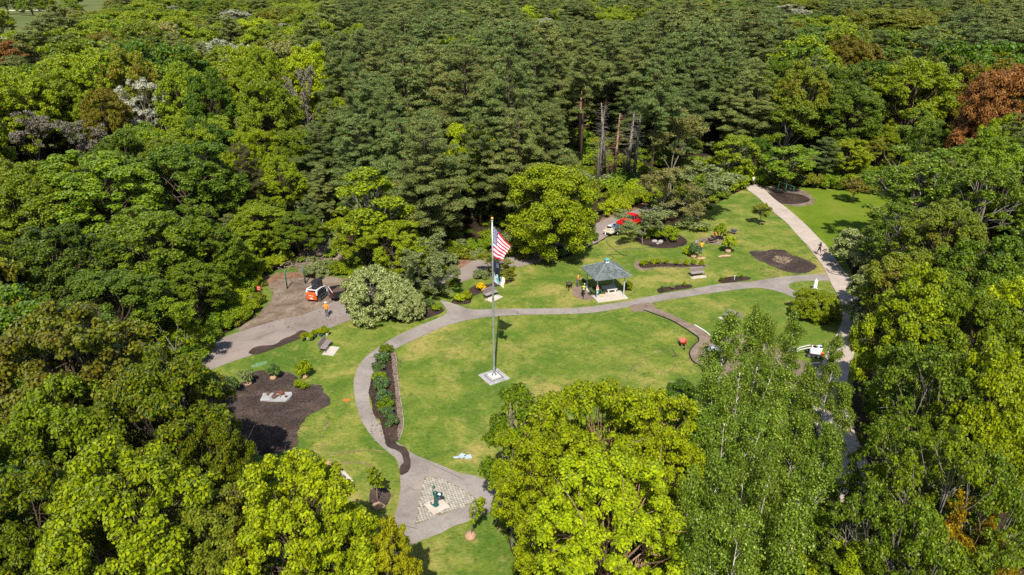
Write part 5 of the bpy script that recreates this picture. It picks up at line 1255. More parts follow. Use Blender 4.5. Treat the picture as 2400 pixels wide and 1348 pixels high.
# cream tank trailer hitched behind it
c2 = Vector((rx, ry)) - Vector((.72, .69))*2.0
Q = thing('tank_trailer', 'cream equipment trailer with white tank and hose hitched to the red truck', 'trailer', (c2.x, c2.y, .03), math.radians(-46))
m = MB(); m.box((0, -.1, .60), (1.5, 2.6, .26), bev=.04); m.tube([(-.5, 1.2, .5), (0, 2.0, .46)], .05, 5); m.tube([(.5, 1.2, .5), (0, 2.0, .46)], .05, 5); m.build('chassis', P_['cream'], Q)
MB().box((0, .15, 1.03), (1.25, 1.5, .62), bev=.14).build('tank', P_['white'], Q); MB().cyl((0, .2, 1.38), .18, .10, 12).build('tank_lid', P_['grey'], Q)
MB().box((.1, -.98, .92), (.9, .55, .42), bev=.05).build('pump_housing', P_['cream'], Q)
m = MB()
for k in range(5): m.tube([(.0+.28*math.cos(t), -.98+.28*math.sin(t), 1.16+.03*k) for t in [i*math.pi/6 for i in range(13)]], .022, 4, cap=False)
m.build('hose_coil', P_['black'], Q)
for sx in (-1, 1): wheel(Q, (sx*.86, -.15, .33), .33, .2); MB().box((sx*.86, -.15, .74), (.24, .9, .05), bev=.02).build('mudguard', P_['cream'], Q)
MB().box((0, -1.75, .45), (.14, .14, .3), bev=.03).build('jack_leg', P_['white'], Q)
# hoses on the grass
def ground_line(pts, z=.05, m_per=5):
    P = [Vector((*G(*p), z)) for p in pts]; out = []
    for i in range(len(P)-1):
        p0, p1, p2, p3 = P[max(i-1, 0)], P[i], P[i+1], P[min(i+2, len(P)-1)]
        for k in range(m_per):
            t = k/m_per; out.append(.5*((2*p1)+(-p0+p2)*t+(2*p0-5*p1+4*p2-p3)*t*t+(-p0+3*p1-3*p2+p3)*t**3))
    return out + [P[-1]]
MBh = MB(); MBh.tube(ground_line([(1422, 585), (1475, 584), (1530, 581), (1590, 577), (1620, 571), (1632, 567), (1645, 566), (1652, 561)]), .03, 5)
tag(MBh.build('hose', P_['black']), 'long black hose running across the grass to the standing workers', 'hose', 'black hoses on the grass')
MBh = MB(); MBh.tube(ground_line([(1421, 562), (1424, 572), (1436, 582), (1450, 592), (1462, 600), (1469, 600), (1462, 598), (1440, 597), (1425, 598)]), .03, 5)
tag(MBh.build('hose', P_['black']), 'short black hose looping on worn grass behind the pavilion', 'hose', 'black hoses on the grass')
MBh = MB(); MBh.tube(ground_line([(1400, 600), (1418, 598), (1433, 601), (1438, 606), (1428, 609), (1412, 606)]), .028, 5)
tag(MBh.build('hose', P_['black']), 'small hose loop right behind the pavilion cupola', 'hose', 'black hoses on the grass')

# stand-on mini loader by the birches
hx, hy = G(1905, 834)
Mn = thing('mini_loader', 'white stand-on mini loader with long boom behind the birches', 'loader', (hx, hy, .02), math.radians(72))
m = MB(); m.box((0, -.15, .62), (.78, 1.05, .62), bev=.10); m.box((0, -.5, .98), (.72, .40, .22), bev=.06); m.build('body', P_['white'], Mn)
for sx in (-1, 1):
    m = MB(); m.box((sx*.47, 0, .22), (.20, 1.35, .40), bev=.16); tr = m.build('track', P_['rubber'], Mn)
    for cy in (-.42, 0, .42): MB().cyl((sx*.47, cy, .22), .13, .22, 10, 'X').build('track_wheel', P_['grey'], tr)
    m = MB(); m.tube([(sx*.28, -.40, .98), (sx*.28, .5, .92), (sx*.24, 1.30, .55), (sx*.22, 1.50, .25)], .038, 6); m.build('lift_arm', P_['white'], Mn)
MB().cyl((.05, -.05, .97), .20, .08, 12).build('engine_cap', P_['black'], Mn); MB().cyl((-.20, -.52, 1.12), .14, .06, 12).build('air_filter', P_['black'], Mn)
MB().box((.02, .28, .97), (.42, .12, .10), bev=.02).build('red_panel', P_['fadedred'], Mn); MB().box((-.30, -.72, .50), (.30, .30, .34), bev=.04).build('operator_step', P_['orange'], Mn)
m = MB(); m.tube([(-.3, -.62, 1.05), (-.3, -.72, 1.3), (.3, -.72, 1.3), (.3, -.62, 1.05)], .025, 6); m.build('handrail', P_['black'], Mn)
m = MB(); m.box((0, 1.55, .18), (1.05, .06, .36)); m.box((0, 1.80, .03), (1.05, .5, .04)); m.box((-.52, 1.75, .14), (.03, .42, .24)); m.box((.52, 1.75, .14), (.03, .42, .24)); m.build('bucket', P_['darkmetal'], Mn)

# wheelbarrows
def wheelbarrow(label, px, py, deg, mat, load=None):
    e = thing('wheelbarrow', label, 'wheelbarrow', (*G(px, py), .02), math.radians(deg), 'wheelbarrows left on the lawns')
    m = MB(); bt = [(-.22, -.28), (.22, -.28), (.20, .22), (-.20, .22)]; tp = [(-.36, -.46), (.36, -.46), (.32, .46), (-.32, .46)]
    V = [(x, y, .34) for x, y in bt] + [(x, y, .66) for x, y in tp] + [(x*.94, y*.95, .655) for x, y in tp] + [(x*.92, y*.92, .37) for x, y in bt]
    F = [(3, 2, 1, 0)] + [(i, (i+1) % 4, 4+(i+1) % 4, 4+i) for i in range(4)] + [(4+i, 4+(i+1) % 4, 8+(i+1) % 4, 8+i) for i in range(4)] + [(8+i, 8+(i+1) % 4, 12+(i+1) % 4, 12+i) for i in range(4)] + [(12, 13, 14, 15)]
    m.add(V, F); m.build('tray', P_[mat], e)
    for s in (-1, 1):
        q = MB(); q.tube([(s*.05, .70, .20), (s*.20, .20, .31), (s*.28, -.45, .36), (s*.30, -1.0, .56)], .022, 6); q.build('handle', P_['wood'], e)
        q = MB(); q.tube([(s*.24, -.22, .33), (s*.26, -.42, .0), (s*.26, -.20, .0), (s*.22, .0, .32)], .016, 5); q.build('leg', P_['darkmetal'], e)
    wheel(e, (0, .70, .19), .19, .09, rim='grey')
    if load: MB().ball((0, 0, .60), (.30, .40, .13), 10, 6, bump=.2, seed=int(px)).build('soil_load', P_[load], e, True)
    return e
wheelbarrow('faded red wheelbarrow tipped toward the camera beside the dirt strip', 1600, 812, 178, 'fadedred')
wheelbarrow('black wheelbarrow heaped with soil left of the pavilion', 1334, 676, 170, 'black', 'soil')
wheelbarrow('blue wheelbarrow with soil standing alone near the lone lawn tree', 1719, 549, 62, 'blue', 'soil')
wheelbarrow('dark wheelbarrow with soil held by the bending orange worker', 1666, 570, 110, 'black', 'soil')

# ------------------------------------------------------------------ people and the dog
def seg_dist(p, a, b):
    ab = b-a; t = max(0, min(1, (p-a).dot(ab)/max(ab.length_squared, 1e-9))); return (p-(a+ab*t)).length
def person(label, px, py, face_deg, shirt, legs, hat=None, bend=0.0, stride=0.0, arms='down', H=1.75, short=False, loc=None, vest=None, sleeves=False, crouch=0.0):
    """face_deg: 0 faces the camera, 180 faces away"""
    k = H/1.75; hipz = .92-crouch*.35
    J = {'pel': (0, 0, hipz), 'belly': (0, 0, hipz+.20), 'chest': (0, 0, hipz+.42), 'neck': (0, .01, hipz+.57), 'skull': (0, -.02, hipz+.68)}
    for s, nme in ((-1, 'l'), (1, 'r')):
        st = stride*s
        J['hip'+nme] = (s*.10, 0, hipz-.06); J['knee'+nme] = (s*.12, -st*.22-.02-crouch*.35, .49-crouch*.05); J['ank'+nme] = (s*.13, -st*.38+.03, .09+(.05 if st < 0 else 0)); J['toe'+nme] = (s*.145, -st*.38-.15, .04)
        J['sho'+nme] = (s*.19, .01, hipz+.50)
        if arms == 'down': el, wr = (s*.27, .03, hipz+.20), (s*.27, -.05, hipz-.04)
        elif arms == 'front': el, wr = (s*.25, -.10, hipz+.26), (s*.17, -.36, hipz+.20)
        elif arms == 'cross': el, wr = (s*.26, -.10, hipz+.26), (-s*.04, -.24, hipz+.30)
        elif arms == 'hips': el, wr = (s*.36, .06, hipz+.28), (s*.20, -.06, hipz+.10)
        elif arms == 'run': el, wr = (s*.25, .12*s, hipz+.26), (s*.20, -.20+.08*s, hipz+.34)
        J['elb'+nme] = el; J['wri'+nme] = wr
    J = {a: Vector(b) for a, b in J.items()}
    if bend:
        R = Matrix.Rotation(bend, 3, 'X'); c0 = J['pel']
        for a in J:
            if a[:3] in ('bel', 'che', 'nec', 'sku', 'sho', 'elb', 'wri'):
                J[a] = c0 + R @ (J[a]-c0)
    E_ = [('pel', 'belly', .155, .145), ('belly', 'chest', .145, .165), ('chest', 'neck', .165, .062), ('neck', 'skull', .062, .075)]
    for n in 'lr':
        E_ += [('pel', 'hip'+n, .15, .105), ('hip'+n, 'knee'+n, .100, .062), ('knee'+n, 'ank'+n, .060, .042), ('ank'+n, 'toe'+n, .045, .038), ('chest', 'sho'+n, .12, .078), ('sho'+n, 'elb'+n, .062, .046), ('elb'+n, 'wri'+n, .043, .030)]
    names = list(J); rad = {}
    for a, b, ra, rb in E_: rad[a] = max(rad.get(a, 0), ra); rad[b] = max(rad.get(b, 0), rb)
    me = bpy.data.meshes.new('skeleton'); me.from_pydata([tuple(J[n]*k) for n in names], [(names.index(a), names.index(b)) for a, b, _, _ in E_], [])
    tmp = bpy.data.objects.new('skeleton', me); COL.objects.link(tmp)
    sk = tmp.modifiers.new('skin', 'SKIN'); sv = me.skin_vertices[0].data
    for i, n in enumerate(names): sv[i].radius = (rad[n]*k*1.0, rad[n]*k*(.80 if n in ('pel', 'belly', 'chest') else 1)); sv[i].use_root = (n == 'pel')
    ss = tmp.modifiers.new('sub', 'SUBSURF'); ss.levels = 1; ss.render_levels = 1
    bpy.context.view_layer.update()
    bm_me = bpy.data.meshes.new_from_object(tmp.evaluated_get(bpy.context.evaluated_depsgraph_get()))
    bpy.data.objects.remove(tmp)
    m = MB(); V = [v.co.copy() for v in bm_me.vertices]; F = [tuple(p.vertices) for p in bm_me.polygons]
    m.add(V, F)
    mats = [P_[shirt], P_[legs], P_['skin'], P_['boot'], P_['hair']] + ([P_[vest]] if vest else [])
    mi = []
    for f in F:
        c = sum((V[i] for i in f), Vector())/len(f)
        best = min(E_, key=lambda e: seg_dist(c, J[e[0]]*k, J[e[1]]*k)); a, b = best[0], best[1]
        if b.startswith('toe'): q = 3
        elif b.startswith('ank'): q = 2 if short else 1
        elif b.startswith('knee') or b.startswith('hip') or (a == 'pel' and b != 'belly'): q = 1
        elif b == 'skull': q = 2
        elif b.startswith('wri'): q = 0 if sleeves else 2
        elif b.startswith('elb'): q = 0 if sleeves or (c-J[a]*k).length < .17*k else 2
        elif a == 'pel': q = 1 if c.z < (hipz+.05)*k and not bend else 0
        else: q = 0
        if vest and q == 0 and (b in ('belly', 'chest') or a == 'chest') and int(c.z*14) % 3 == 0: q = 5
        mi.append(q)
    m.m = mi
    # head with nose, ears, eyes, mouth
    hd = J['skull'] + (J['skull']-J['neck']).normalized()*.07; hd = hd*k
    q = MB(); q.ball((0, 0, 0), (.078, .098, .118), 12, 10); q.ball((0, -.100, -.012), (.014, .022, .022), 6, 5); q.ball((0, -.085, -.058), (.028, .014, .009), 6, 4)
    for s in (-1, 1): q.ball((s*.080, .01, -.005), (.012, .022, .032), 6, 5); q.ball((s*.032, -.088, .012), (.014, .008, .009), 6, 4)
    hv = [Matrix.Rotation(bend*.7, 3, 'X') @ Vector(v)*k + hd for v in q.v]; n0 = len(m.v)
    m.add(hv, q.f, 2)
    # hands: palm, four fingers and a thumb
    for n, s in (('l', -1), ('r', 1)):
        d = (J['wri'+n]-J['elb'+n]).normalized(); wv = J['wri'+n]*k; side = d.cross(Vector((0, 1, .2))).normalized(); up = side.cross(d)
        m.tube([wv, wv+d*.05*k, wv+d*.10*k], [.028*k, .040*k, .034*k], 6, 2)
        for fi in range(4):
            b0 = wv + d*.085*k + side*(fi-1.5)*.019*k; L_ = (.070, .082, .076, .058)[fi]*k
            m.tube([b0, b0+d*L_*.5+up*.006, b0+d*L_*.85+up*.026], [.010*k, .009*k, .007*k], 5, 2)
        b0 = wv + d*.03*k + side*(-.030)*k
        m.tube([b0, b0+d*.03*k-side*.028*k, b0+d*.062*k-side*.034*k], [.013*k, .011*k, .008*k], 5, 2)
    x, y = loc[:2] if loc else G(px, py)
    e = thing('person', label, 'person', (x, y, .04 if not loc else loc[2] if len(loc) > 2 else .04), math.radians(face_deg))
    m.build('body', mats, e, True)
    R = Matrix.Rotation(bend*.7, 3, 'X')
    h = MB(); h.ball((0, .014, .020), (.085, .100, .108), 12, 8)
    h.v = [v for v in h.v]
    ho = MB(); hv = [R @ Vector((vx, vy, max(vz, -.02) if vy > -.02 else max(vz, .045)))*k + hd for vx, vy, vz in h.v]; ho.add(hv, h.f)
    ho.build('hair', P_['hair'], e, True)
    if hat:
        ht = MB(); t_ = MB()
        if hat == 'straw': t_.tube([(0, 0, .055), (0, 0, .062), (0, 0, .075), (0, 0, .16), (0, 0, .175)], [.21, .21, .105, .095, .04], 14)
        else: t_.tube([(0, .01, .045), (0, .01, .10), (0, .01, .145)], [.100, .095, .03], 12); t_.box((0, -.13, .055), (.13, .10, .012))
        ht.add([R @ Vector(v)*k + hd for v in t_.v], t_.f)
        ht.build('hat', P_[{'straw': 'strawhat', 'cap': 'darkmetal', 'whitecap': 'bone', 'greencap': 'green'}[hat]], e, True)
    return e
person('worker in orange tee and pale straw hat walking away on the dirt forecourt', 767, 744, 180, 'shirt_orange', 'greyjeans', 'straw', arms='hips', stride=.25)
person('worker in orange tee leaning over a shovel left of the pavilion', 1353, 672, 60, 'shirt_yell', 'greyjeans', 'cap', bend=.25, arms='front')
person('worker in black with lime hi-vis bands striding in front of the pavilion', 1366, 699, 160, 'shirt_black', 'dark_trousers', 'whitecap', bend=.75, stride=.85, arms='front', vest='vest', sleeves=True)
person('man in grey tee with folded arms standing beside the rhododendron', 1630, 589, 25, 'shirt_grey', 'greyjeans', None, arms='cross', H=1.78)
person('worker in orange shirt and blue jeans seen from behind at the rhododendron', 1642, 596, 200, 'shirt_yell', 'jeans', None, arms='front', H=1.8)
person('worker in orange shirt bending over the dark wheelbarrow', 1678, 567, 285, 'shirt_orange', 'dark_trousers', 'cap', bend=.60, arms='front')
person('jogger in black top and navy shorts running down the concrete footpath', 1918, 599, 8, 'shirt_black', 'shorts', 'greencap', stride=.8, arms='run', short=True, loc=(*G(1918, 599), .09))
person('crouching person in orange half hidden among the birches', 1747, 886, 120, 'shirt_orange', 'jeans', None, bend=1.0, arms='front', crouch=.8)
person('distant person in white shirt where the footpath enters the wood', 1764, 433, 10, 'whiteshirt', 'dark_trousers', None, loc=(*G(1764, 436), .09))
# dog
dx, dy = G(1933, 592)
dg = thing('dog', 'small tan dog trotting beside the jogger on the footpath', 'dog', (dx, dy, .09), math.radians(10))
pts_ = {'rump': (0, .26, .36), 'mid': (0, .05, .37), 'chest': (0, -.18, .38), 'neck': (0, -.30, .48), 'head': (0, -.38, .55), 'muz': (0, -.50, .52), 'tail1': (0, .34, .42), 'tail2': (0, .44, .55)}
for s, n in ((-1, 'l'), (1, 'r')):
    pts_['fs'+n] = (s*.07, -.18, .32); pts_['fe'+n] = (s*.075, -.17-.04*s, .18); pts_['ff'+n] = (s*.075, -.20-.06*s, .02)
    pts_['hs'+n] = (s*.07, .24, .32); pts_['hk'+n] = (s*.08, .16, .22); pts_['hh'+n] = (s*.08, .31, .13); pts_['hf'+n] = (s*.08, .27+.04*s, .02)
ed = [('rump', 'mid'), ('mid', 'chest'), ('chest', 'neck'), ('neck', 'head'), ('head', 'muz'), ('rump', 'tail1'), ('tail1', 'tail2')]
for n in 'lr': ed += [('chest', 'fs'+n), ('fs'+n, 'fe'+n), ('fe'+n, 'ff'+n), ('rump', 'hs'+n), ('hs'+n, 'hk'+n), ('hk'+n, 'hh'+n), ('hh'+n, 'hf'+n)]
rd_ = {'rump': .10, 'mid': .10, 'chest': .125, 'neck': .075, 'head': .075, 'muz': .034, 'tail1': .03, 'tail2': .015}
nm = list(pts_); me = bpy.data.meshes.new('dog_skeleton'); me.from_pydata([pts_[n] for n in nm], [(nm.index(a), nm.index(b)) for a, b in ed], [])
tmp = bpy.data.objects.new('dog_skeleton', me); COL.objects.link(tmp); tmp.modifiers.new('skin', 'SKIN'); sv = me.skin_vertices[0].data
for i, n in enumerate(nm):
    r = rd_.get(n, {'fs': .055, 'fe': .03, 'ff': .024, 'hs': .07, 'hk': .045, 'hh': .026, 'hf': .024}.get(n[:2], .03)); sv[i].radius = (r, r); sv[i].use_root = (n == 'mid')
ss = tmp.modifiers.new('sub', 'SUBSURF'); ss.levels = 1; ss.render_levels = 1
bpy.context.view_layer.update(); dm = bpy.data.meshes.new_from_object(tmp.evaluated_get(bpy.context.evaluated_depsgraph_get())); bpy.data.objects.remove(tmp)
dm.materials.append(P_['fur']); dm.name = 'dog_body'; link(bpy.data.objects.new('body', dm), dg)
for s in (-1, 1): MB().add([(s*.03, -.37, .61), (s*.07, -.36, .60), (s*.055, -.36, .69), (s*.05, -.34, .61)], [(0, 1, 2), (1, 3, 2), (3, 0, 2)]).build('ear', P_['soil'], dg)

# ------------------------------------------------------------------ signs, posts, small things
e = thing('sign', 'red notice sign on a dark post at the edge of the thicket', 'sign', (*G(612, 706), .02), math.radians(-8))
MB().box((0, 0, .75), (.07, .07, 1.5)).build('post', P_['darkmetal'], e); pn = MB().box((0, -.06, 1.62), (.46, .03, .58), bev=.01).build('panel', P_['signred'], e)
for z in (1.75, 1.53): MB().tube([(-.16, -.08, z), (0, -.08, z-.05), (.16, -.08, z)], .018, 4).build('white_stripe', P_['bone'], pn)
g1, g2 = Vector((-26.6, 73.76)), Vector((-24.86, 75.26))
e = thing('net_frame', 'two green posts with a dark net strung between them by the forecourt', 'net frame', (g1.x, g1.y, 0), math.atan2((g2-g1).y, (g2-g1).x)); Ld = (g2-g1).length
for x in (0, Ld): MB().tube([(x, 0, 0), (x, 0, 2.5)], .075, 10).build('post', P_['green'], e, True); 
MB().tube([(0, 0, 2.25), (Ld*.5, 0, 2.12), (Ld, 0, 2.25)], .02, 5).build('top_cable', P_['darkmetal'], e)
m = MB()
for i in range(9): m.tube([(Ld*(i+.5)/9, 0, .35), (Ld*(i+.5)/9, 0, 2.16)], .008, 3)
for j in range(8): m.tube([(.05, 0, .35+j*.25), (Ld-.05, 0, .35+j*.25)], .008, 3)
o = m.build('netting', P_['darkmetal'], e); o['kind'] = 'stuff'
e = thing('monument', 'white upright marker slab on the small grass island near the footpath', 'marker', (*G(1909, 680), .02), math.radians(12))
MB().box((0, 0, .10), (.62, .34, .20), bev=.02).build('base', P_['white'], e); MB().box((0, 0, .72), (.46, .20, 1.08), bev=.03, taper=.9).build('slab', P_['white'], e); MB().ball((-.03, 0, 1.34), (.09, .07, .12), 8, 6).build('finial', P_['white'], e, True)
# swing frame in the mulch ring
sx0, sy0 = 45.9, 111.2
e = thing('swing_frame', 'thin dark green swing frame standing in the mulch ring', 'swing', (sx0, sy0, .03), math.radians(-70))
for x in (-1.8, 0, 1.8): MB().tube([(x, 0, 0), (x, 0, 2.35)], .04, 7).build('post', P_['green'], e, True)
MB().tube([(-2, 0, 2.37), (2, 0, 2.37)], .045, 7).build('top_bar', P_['green'], e, True)
for x in (-.9, .9):
    m = MB(); m.tube([(x-.22, 0, 2.35), (x-.22, 0, .55)], .012, 4); m.tube([(x+.22, 0, 2.35), (x+.22, 0, .55)], .012, 4); m.build('chain', P_['darkmetal'], e); MB().box((x, 0, .53), (.48, .18, .03)).build('swing_seat', P_['black'], e)
# broken slab with rubble in the mulch clearing
SL = [(610, 941), (617, 925), (640, 923.5), (684, 922), (686, 929), (680, 936), (670, 943), (640, 942.5)]
e = thing('broken_slab', 'pale broken concrete slab with rubble in the mulch clearing', 'slab', (*G(647, 933), 0))
cx, cy = G(647, 933); m = MB(); m.prism([(a-cx, b-cy) for a, b in fractal_edge(GP(SL), .05, .3, 61, False)], -.02, .16); m.build('slab', MAT['stone'], e)
rnd = random.Random(21)
for i in range(16): 
    a, b = rnd.gauss(-.1, .55), rnd.gauss(.15, .25); s = rnd.uniform(.07, .20)
    MB().ball((a, b, .16+s*.5), (s*rnd.uniform(.9, 1.6), s, s*.7), 7, 5, bump=.25, seed=i).build('stone', P_['soil' if i % 3 else 'rock'], e)
MB().ball((.38, .28, .32), (.30, .22, .24), 9, 6, bump=.25, seed=44).build('boulder', P_['rust'], e)
for i, (px, py, s, lab) in enumerate([(1534, 567, .34, 'pale boulder at the front of the dark bed under the leaning birch'), (1548, 569, .42, 'largest pale boulder beside the bright shrub in the dark bed'), (1541, 572, .22, 'smallest pale stone between the two boulders in the dark bed'), (1674, 829, .75, 'grey boulder at the dirt plot edge left of the birches')]):
    e = MB().ball((0, 0, 0), (s*1.2, s*.85, s*.65), 12, 8, bump=.10, seed=70+i).build('boulder', P_['rock' if i < 3 else 'tarp'], loc=(*G(px, py), s*.32), rz=i); tag(e, lab, 'boulder')
e = thing('bag', 'white sack standing on the dirt plot among the birches', 'sack', (*G(1772, 868), .05)); MB().ball((0, 0, .28), (.28, .22, .34), 9, 7, bump=.12, seed=4).build('sack', P_['bone'], e, True); MB().tube([(0, 0, .56), (0, 0, .68)], [.06, .12], 7).build('neck', P_['bone'], e)
for i, (px, py, r) in enumerate([(1069, 1073, .2), (1083, 1069.5, .9), (1097, 1071.5, .25)]):
    e = MB().box((0, 0, .03), (.52 if i else .40, .46 if i else .22, .03), bev=.006).build('board', P_['paleblue'], loc=(*G(px, py), .02), rz=r); tag(e, ['smallest pale teal board on the lawn, on the left', 'middle pale teal board of the three on the lawn', 'right pale teal board of the three, nearest the narrow tree'][i], 'board', 'teal boards on the round lawn')
sheet('paint_mark', GP([(804, 938), (810, 936), (821, 937), (820, 940), (812, 941.5), (805, 940)]), .034, P_['orangespray'], .1, 62)
sheet('paint_mark', GP([(588, 858), (604, 851), (625, 847), (628, 850), (610, 858), (592, 862)]), .030, P_['spraygreen'], .25, 63)
# edging of beds and the dirt strip
m = MB(); m.tube(ground_line([(1507, 728), (1528, 735), (1572, 752), (1603, 770), (1625, 784), (1636, 793), (1637, 801), (1625, 812), (1617, 824), (1617, 836), (1625, 849), (1644, 860), (1664, 864), (1690, 886), (1720, 913)], .10), .055, 5)
tag(m.build('bed_edging', P_['edging']), 'black curved edging strip along the dug dirt strip', 'edging')
KS = [(1627, 763), (1636, 768), (1646, 774), (1655, 780), (1664, 788)]
for i in range(len(KS)-1):
    a, b = Vector(G(*KS[i])), Vector(G(*KS[i+1])); c = (a+b)/2; d = b-a
    o = MB().box((0, 0, .08), (d.length*.95, .13, .14), bev=.015).build('kerb_stone', P_['stone'], loc=(c.x, c.y, 0), rz=math.atan2(d.y, d.x)); tag(o, ['pale kerb stone where the dirt strip starts to widen', 'second pale kerb stone of the dirt strip from the pavilion', 'third pale kerb stone of the dirt strip', 'last pale kerb stone before the left birch'][i], 'kerb stone', 'kerb stones along the dirt strip')
a, b = Vector(G(1898, 855)), Vector(G(1921, 852)); c = (a+b)/2; d = b-a
tag(MB().box((0, 0, .08), (d.length, .14, .16), bev=.015).build('kerb_stone', P_['stone'], loc=(c.x, c.y, 0), rz=math.atan2(d.y, d.x)), 'short pale kerb stone touching the concrete footpath', 'kerb stone', 'kerb stones along the dirt strip')
m = MB(); m.tube(ground_line([(925, 826), (930, 845), (932, 880), (936, 918), (942, 957), (946, 996), (940, 1020), (934, 1032)], .05), .022, 4)
tag(m.build('edging_string', P_['string']), 'pale string line along the lawn side of the rhododendron bed', 'string')
# tools on the grass
for i, (a, b, lab) in enumerate([((1568, 820), (1578, 834), 'rake with wooden handle lying on the lawn, left of the pair'), ((1575, 817), (1583, 832), 'green-handled shovel lying on the lawn beside the red wheelbarrow')]):
    A, B = Vector(G(*a)), Vector(G(*b)); d = B-A
    e = thing('rake' if i == 0 else 'shovel', lab, 'tool', (A.x, A.y, .05), math.atan2(d.y, d.x))
    MB().tube([(0, 0, 0), (1.35, 0, .02)], .022, 6).build('handle', P_['wood' if i == 0 else 'green'], e)
    if i == 0: MB().box((1.38, 0, .02), (.06, .42, .03)).build('rake_head', P_['darkmetal'], e)
    else: MB().box((1.50, 0, .02), (.32, .24, .02), bev=.008, taper=.8).build('blade', P_['rust'], e)
A = Vector(G(1356, 674)); e = thing('shovel', 'upright shovel held by the worker left of the pavilion', 'tool', (A.x, A.y, .03), 0)
MB().tube([(0, 0, .2), (-.12, -.1, 1.25)], .018, 6).build('handle', P_['wood'], e); MB().box((.02, .02, .14), (.22, .03, .28), (.1, 0, 0)).build('blade', P_['grey'], e)
# tyre marks on the concrete
def mark(pts, w, z=.088, seed=0): return tuft('tyre_mark', pts, w, MAT['wet'], z, seed)
mark([(1932, 628), (1943, 636), (1956, 639), (1972, 641), (1984, 641)], .16, .092, 71); mark([(1934, 634), (1946, 641), (1960, 645), (1976, 648), (1988, 655)], .12, .092, 72)
mark([(1952, 610), (1962, 625), (1972, 640)], .09, .092, 73); mark([(1905, 590), (1895, 578), (1880, 566)], .08, .092, 74)
# fallen limbs and brush at the thicket
rnd = random.Random(31)
for i, (a, b, za, zb, r, lab) in enumerate([((716, 508), (805, 446), .5, 3.4, .09, 'long pale fallen limb leaning out of the thicket'), ((750, 545), (770, 505), .3, 2.0, .08, 'short broken limb at the bare dirt slope'), ((750, 560), (790, 540), .3, .8, .08, 'pale log lying on the bare dirt slope'), ((700, 375), (745, 345), 4.0, 7.5, .12, 'bare leaning limb at the left edge of the pines')]):
    A, B = Vector((*G(*a), za)), Vector((*G(*b), zb)); m = MB()
    m.tube([A, A.lerp(B, .35)+Vector((.1, .1, .25)), A.lerp(B, .7)+Vector((-.1, 0, .2)), B], [r, r*.8, r*.6, r*.25], 6)
    for k in range(4):
        p = A.lerp(B, rnd.uniform(.3, .9)); m.tube([p, p+Vector((rnd.uniform(-1, 1), rnd.uniform(-.5, .5), rnd.uniform(.1, .9)))], [r*.4, .012], 4)
    tag(m.build('fallen_limb', P_['bark_log']), lab, 'limb', 'fallen limbs at the left thicket')
m = MB()
for i in range(260):
    px, py = rnd.uniform(650, 790), rnd.uniform(555, 640); x, y = G(px, py); a = rnd.uniform(0, 3.14); L_ = rnd.uniform(.4, 1.8); z = rnd.uniform(.05, .6)
    m.tube([(x, y, z), (x+math.cos(a)*L_*.5, y+math.sin(a)*L_*.5, z+rnd.uniform(0, .3)), (x+math.cos(a)*L_, y+math.sin(a)*L_, z+rnd.uniform(-.1, .5))], [.03, .02, .006], 3)
tag(m.build('brushwood', P_['bark_log']), kind='stuff')
# ------------------------------------------------------------------ shrubs, beds, young trees
def S(proto, leafm, px, py, R, H, label, cat='shrub', group=None, name='shrub', var=None, ball=None, pot=None, z=0.0, bark=None):
    x, y = G(px, py)
    e = plant(name, proto, leafm, x, y, H, R, label, cat, group, var, None, bark, None, z)
    if ball:
        sx, sy, sz = e.scale
        m = MB(); m.ball((0, 0, ball*.55/sz), (ball/sx, ball/sy, ball*.72/sz), 12, 8, bump=.06, seed=int(px)); m.build('root_ball', P_['burlap'], e, True)
        for c in children(e):
            if c.name.split('.')[0] in ('stem', 'foliage', 'trunk', 'crown'): c.location = (0, 0, ball*.9/sz)
    if pot:
        sx, sy, sz = e.scale
        m = MB(); m.tube([(0, 0, 0), (0, 0, .26/sz), (0, 0, .28/sz)], [.12/sx, .16/sx, .17/sx], 10); m.build('pot', P_[pot], e, True)
        for c in children(e):
            if c.name.split('.')[0] in ('stem', 'foliage'): c.location = (0, 0, .22/sz)
    return e
RB = [(906, 827, .62, .9, 'topmost'), (899, 848, .75, 1.0, 'second'), (889, 868, .70, .8, 'third'), (889, 889, .62, .7, 'fourth'), (893, 912, .80, 1.0, 'fifth'), (897, 934, .78, .9, 'sixth'), (904, 956, .72, .9, 'seventh'), (910, 974, .60, .8, 'eighth'), (923, 994, .66, .9, 'lowest')]
for i, (px, py, R, H, o_) in enumerate(RB): S('shrub', 'rhodo' if i % 3 else 'maple', px, py, R*1.18, H*1.1, f'{o_} rhododendron in the mulch bed along the curving asphalt path', group='rhododendrons in the path bed', name='rhododendron', var=i)
S('shrub', 'rhodo', 543, 925, .85, 1.5, 'leftmost balled shrub at the mulch clearing, next to the oak', ball=.34, group='balled shrubs at the mulch clearing', var=0)
S('shrub', 'greygreen', 582, 902, .80, 1.3, 'balled shrub second from left at the mulch clearing', ball=.38, group='balled shrubs at the mulch clearing', var=1)
S('shrub', 'rhodo', 641, 889, .72, 1.4, 'dark balled shrub at the top of the mulch clearing', ball=.32, group='balled shrubs at the mulch clearing', var=2)
S('shrub', 'shrub', 715, 886, .78, 1.7, 'tall light green balled shrub at the right of the mulch clearing', ball=.32, group='balled shrubs at the mulch clearing', var=0)
S('shrub', 'shrub', 698, 908, .48, .75, 'left half of the low bright hedge block at the mulch clearing', var=1, name='hedge_plant', group='low hedge plants'); S('shrub', 'shrub', 713, 910, .48, .75, 'right half of the low bright hedge block at the mulch clearing', var=2, name='hedge_plant', group='low hedge plants')
PTS = [(712, 800, 'leftmost'), (722, 796, 'second'), (731, 799, 'third'), (738, 792, 'fourth'), (746, 788, 'fifth'), (754, 789, 'sixth'), (761, 782, 'seventh'), (767, 787, 'rightmost')]
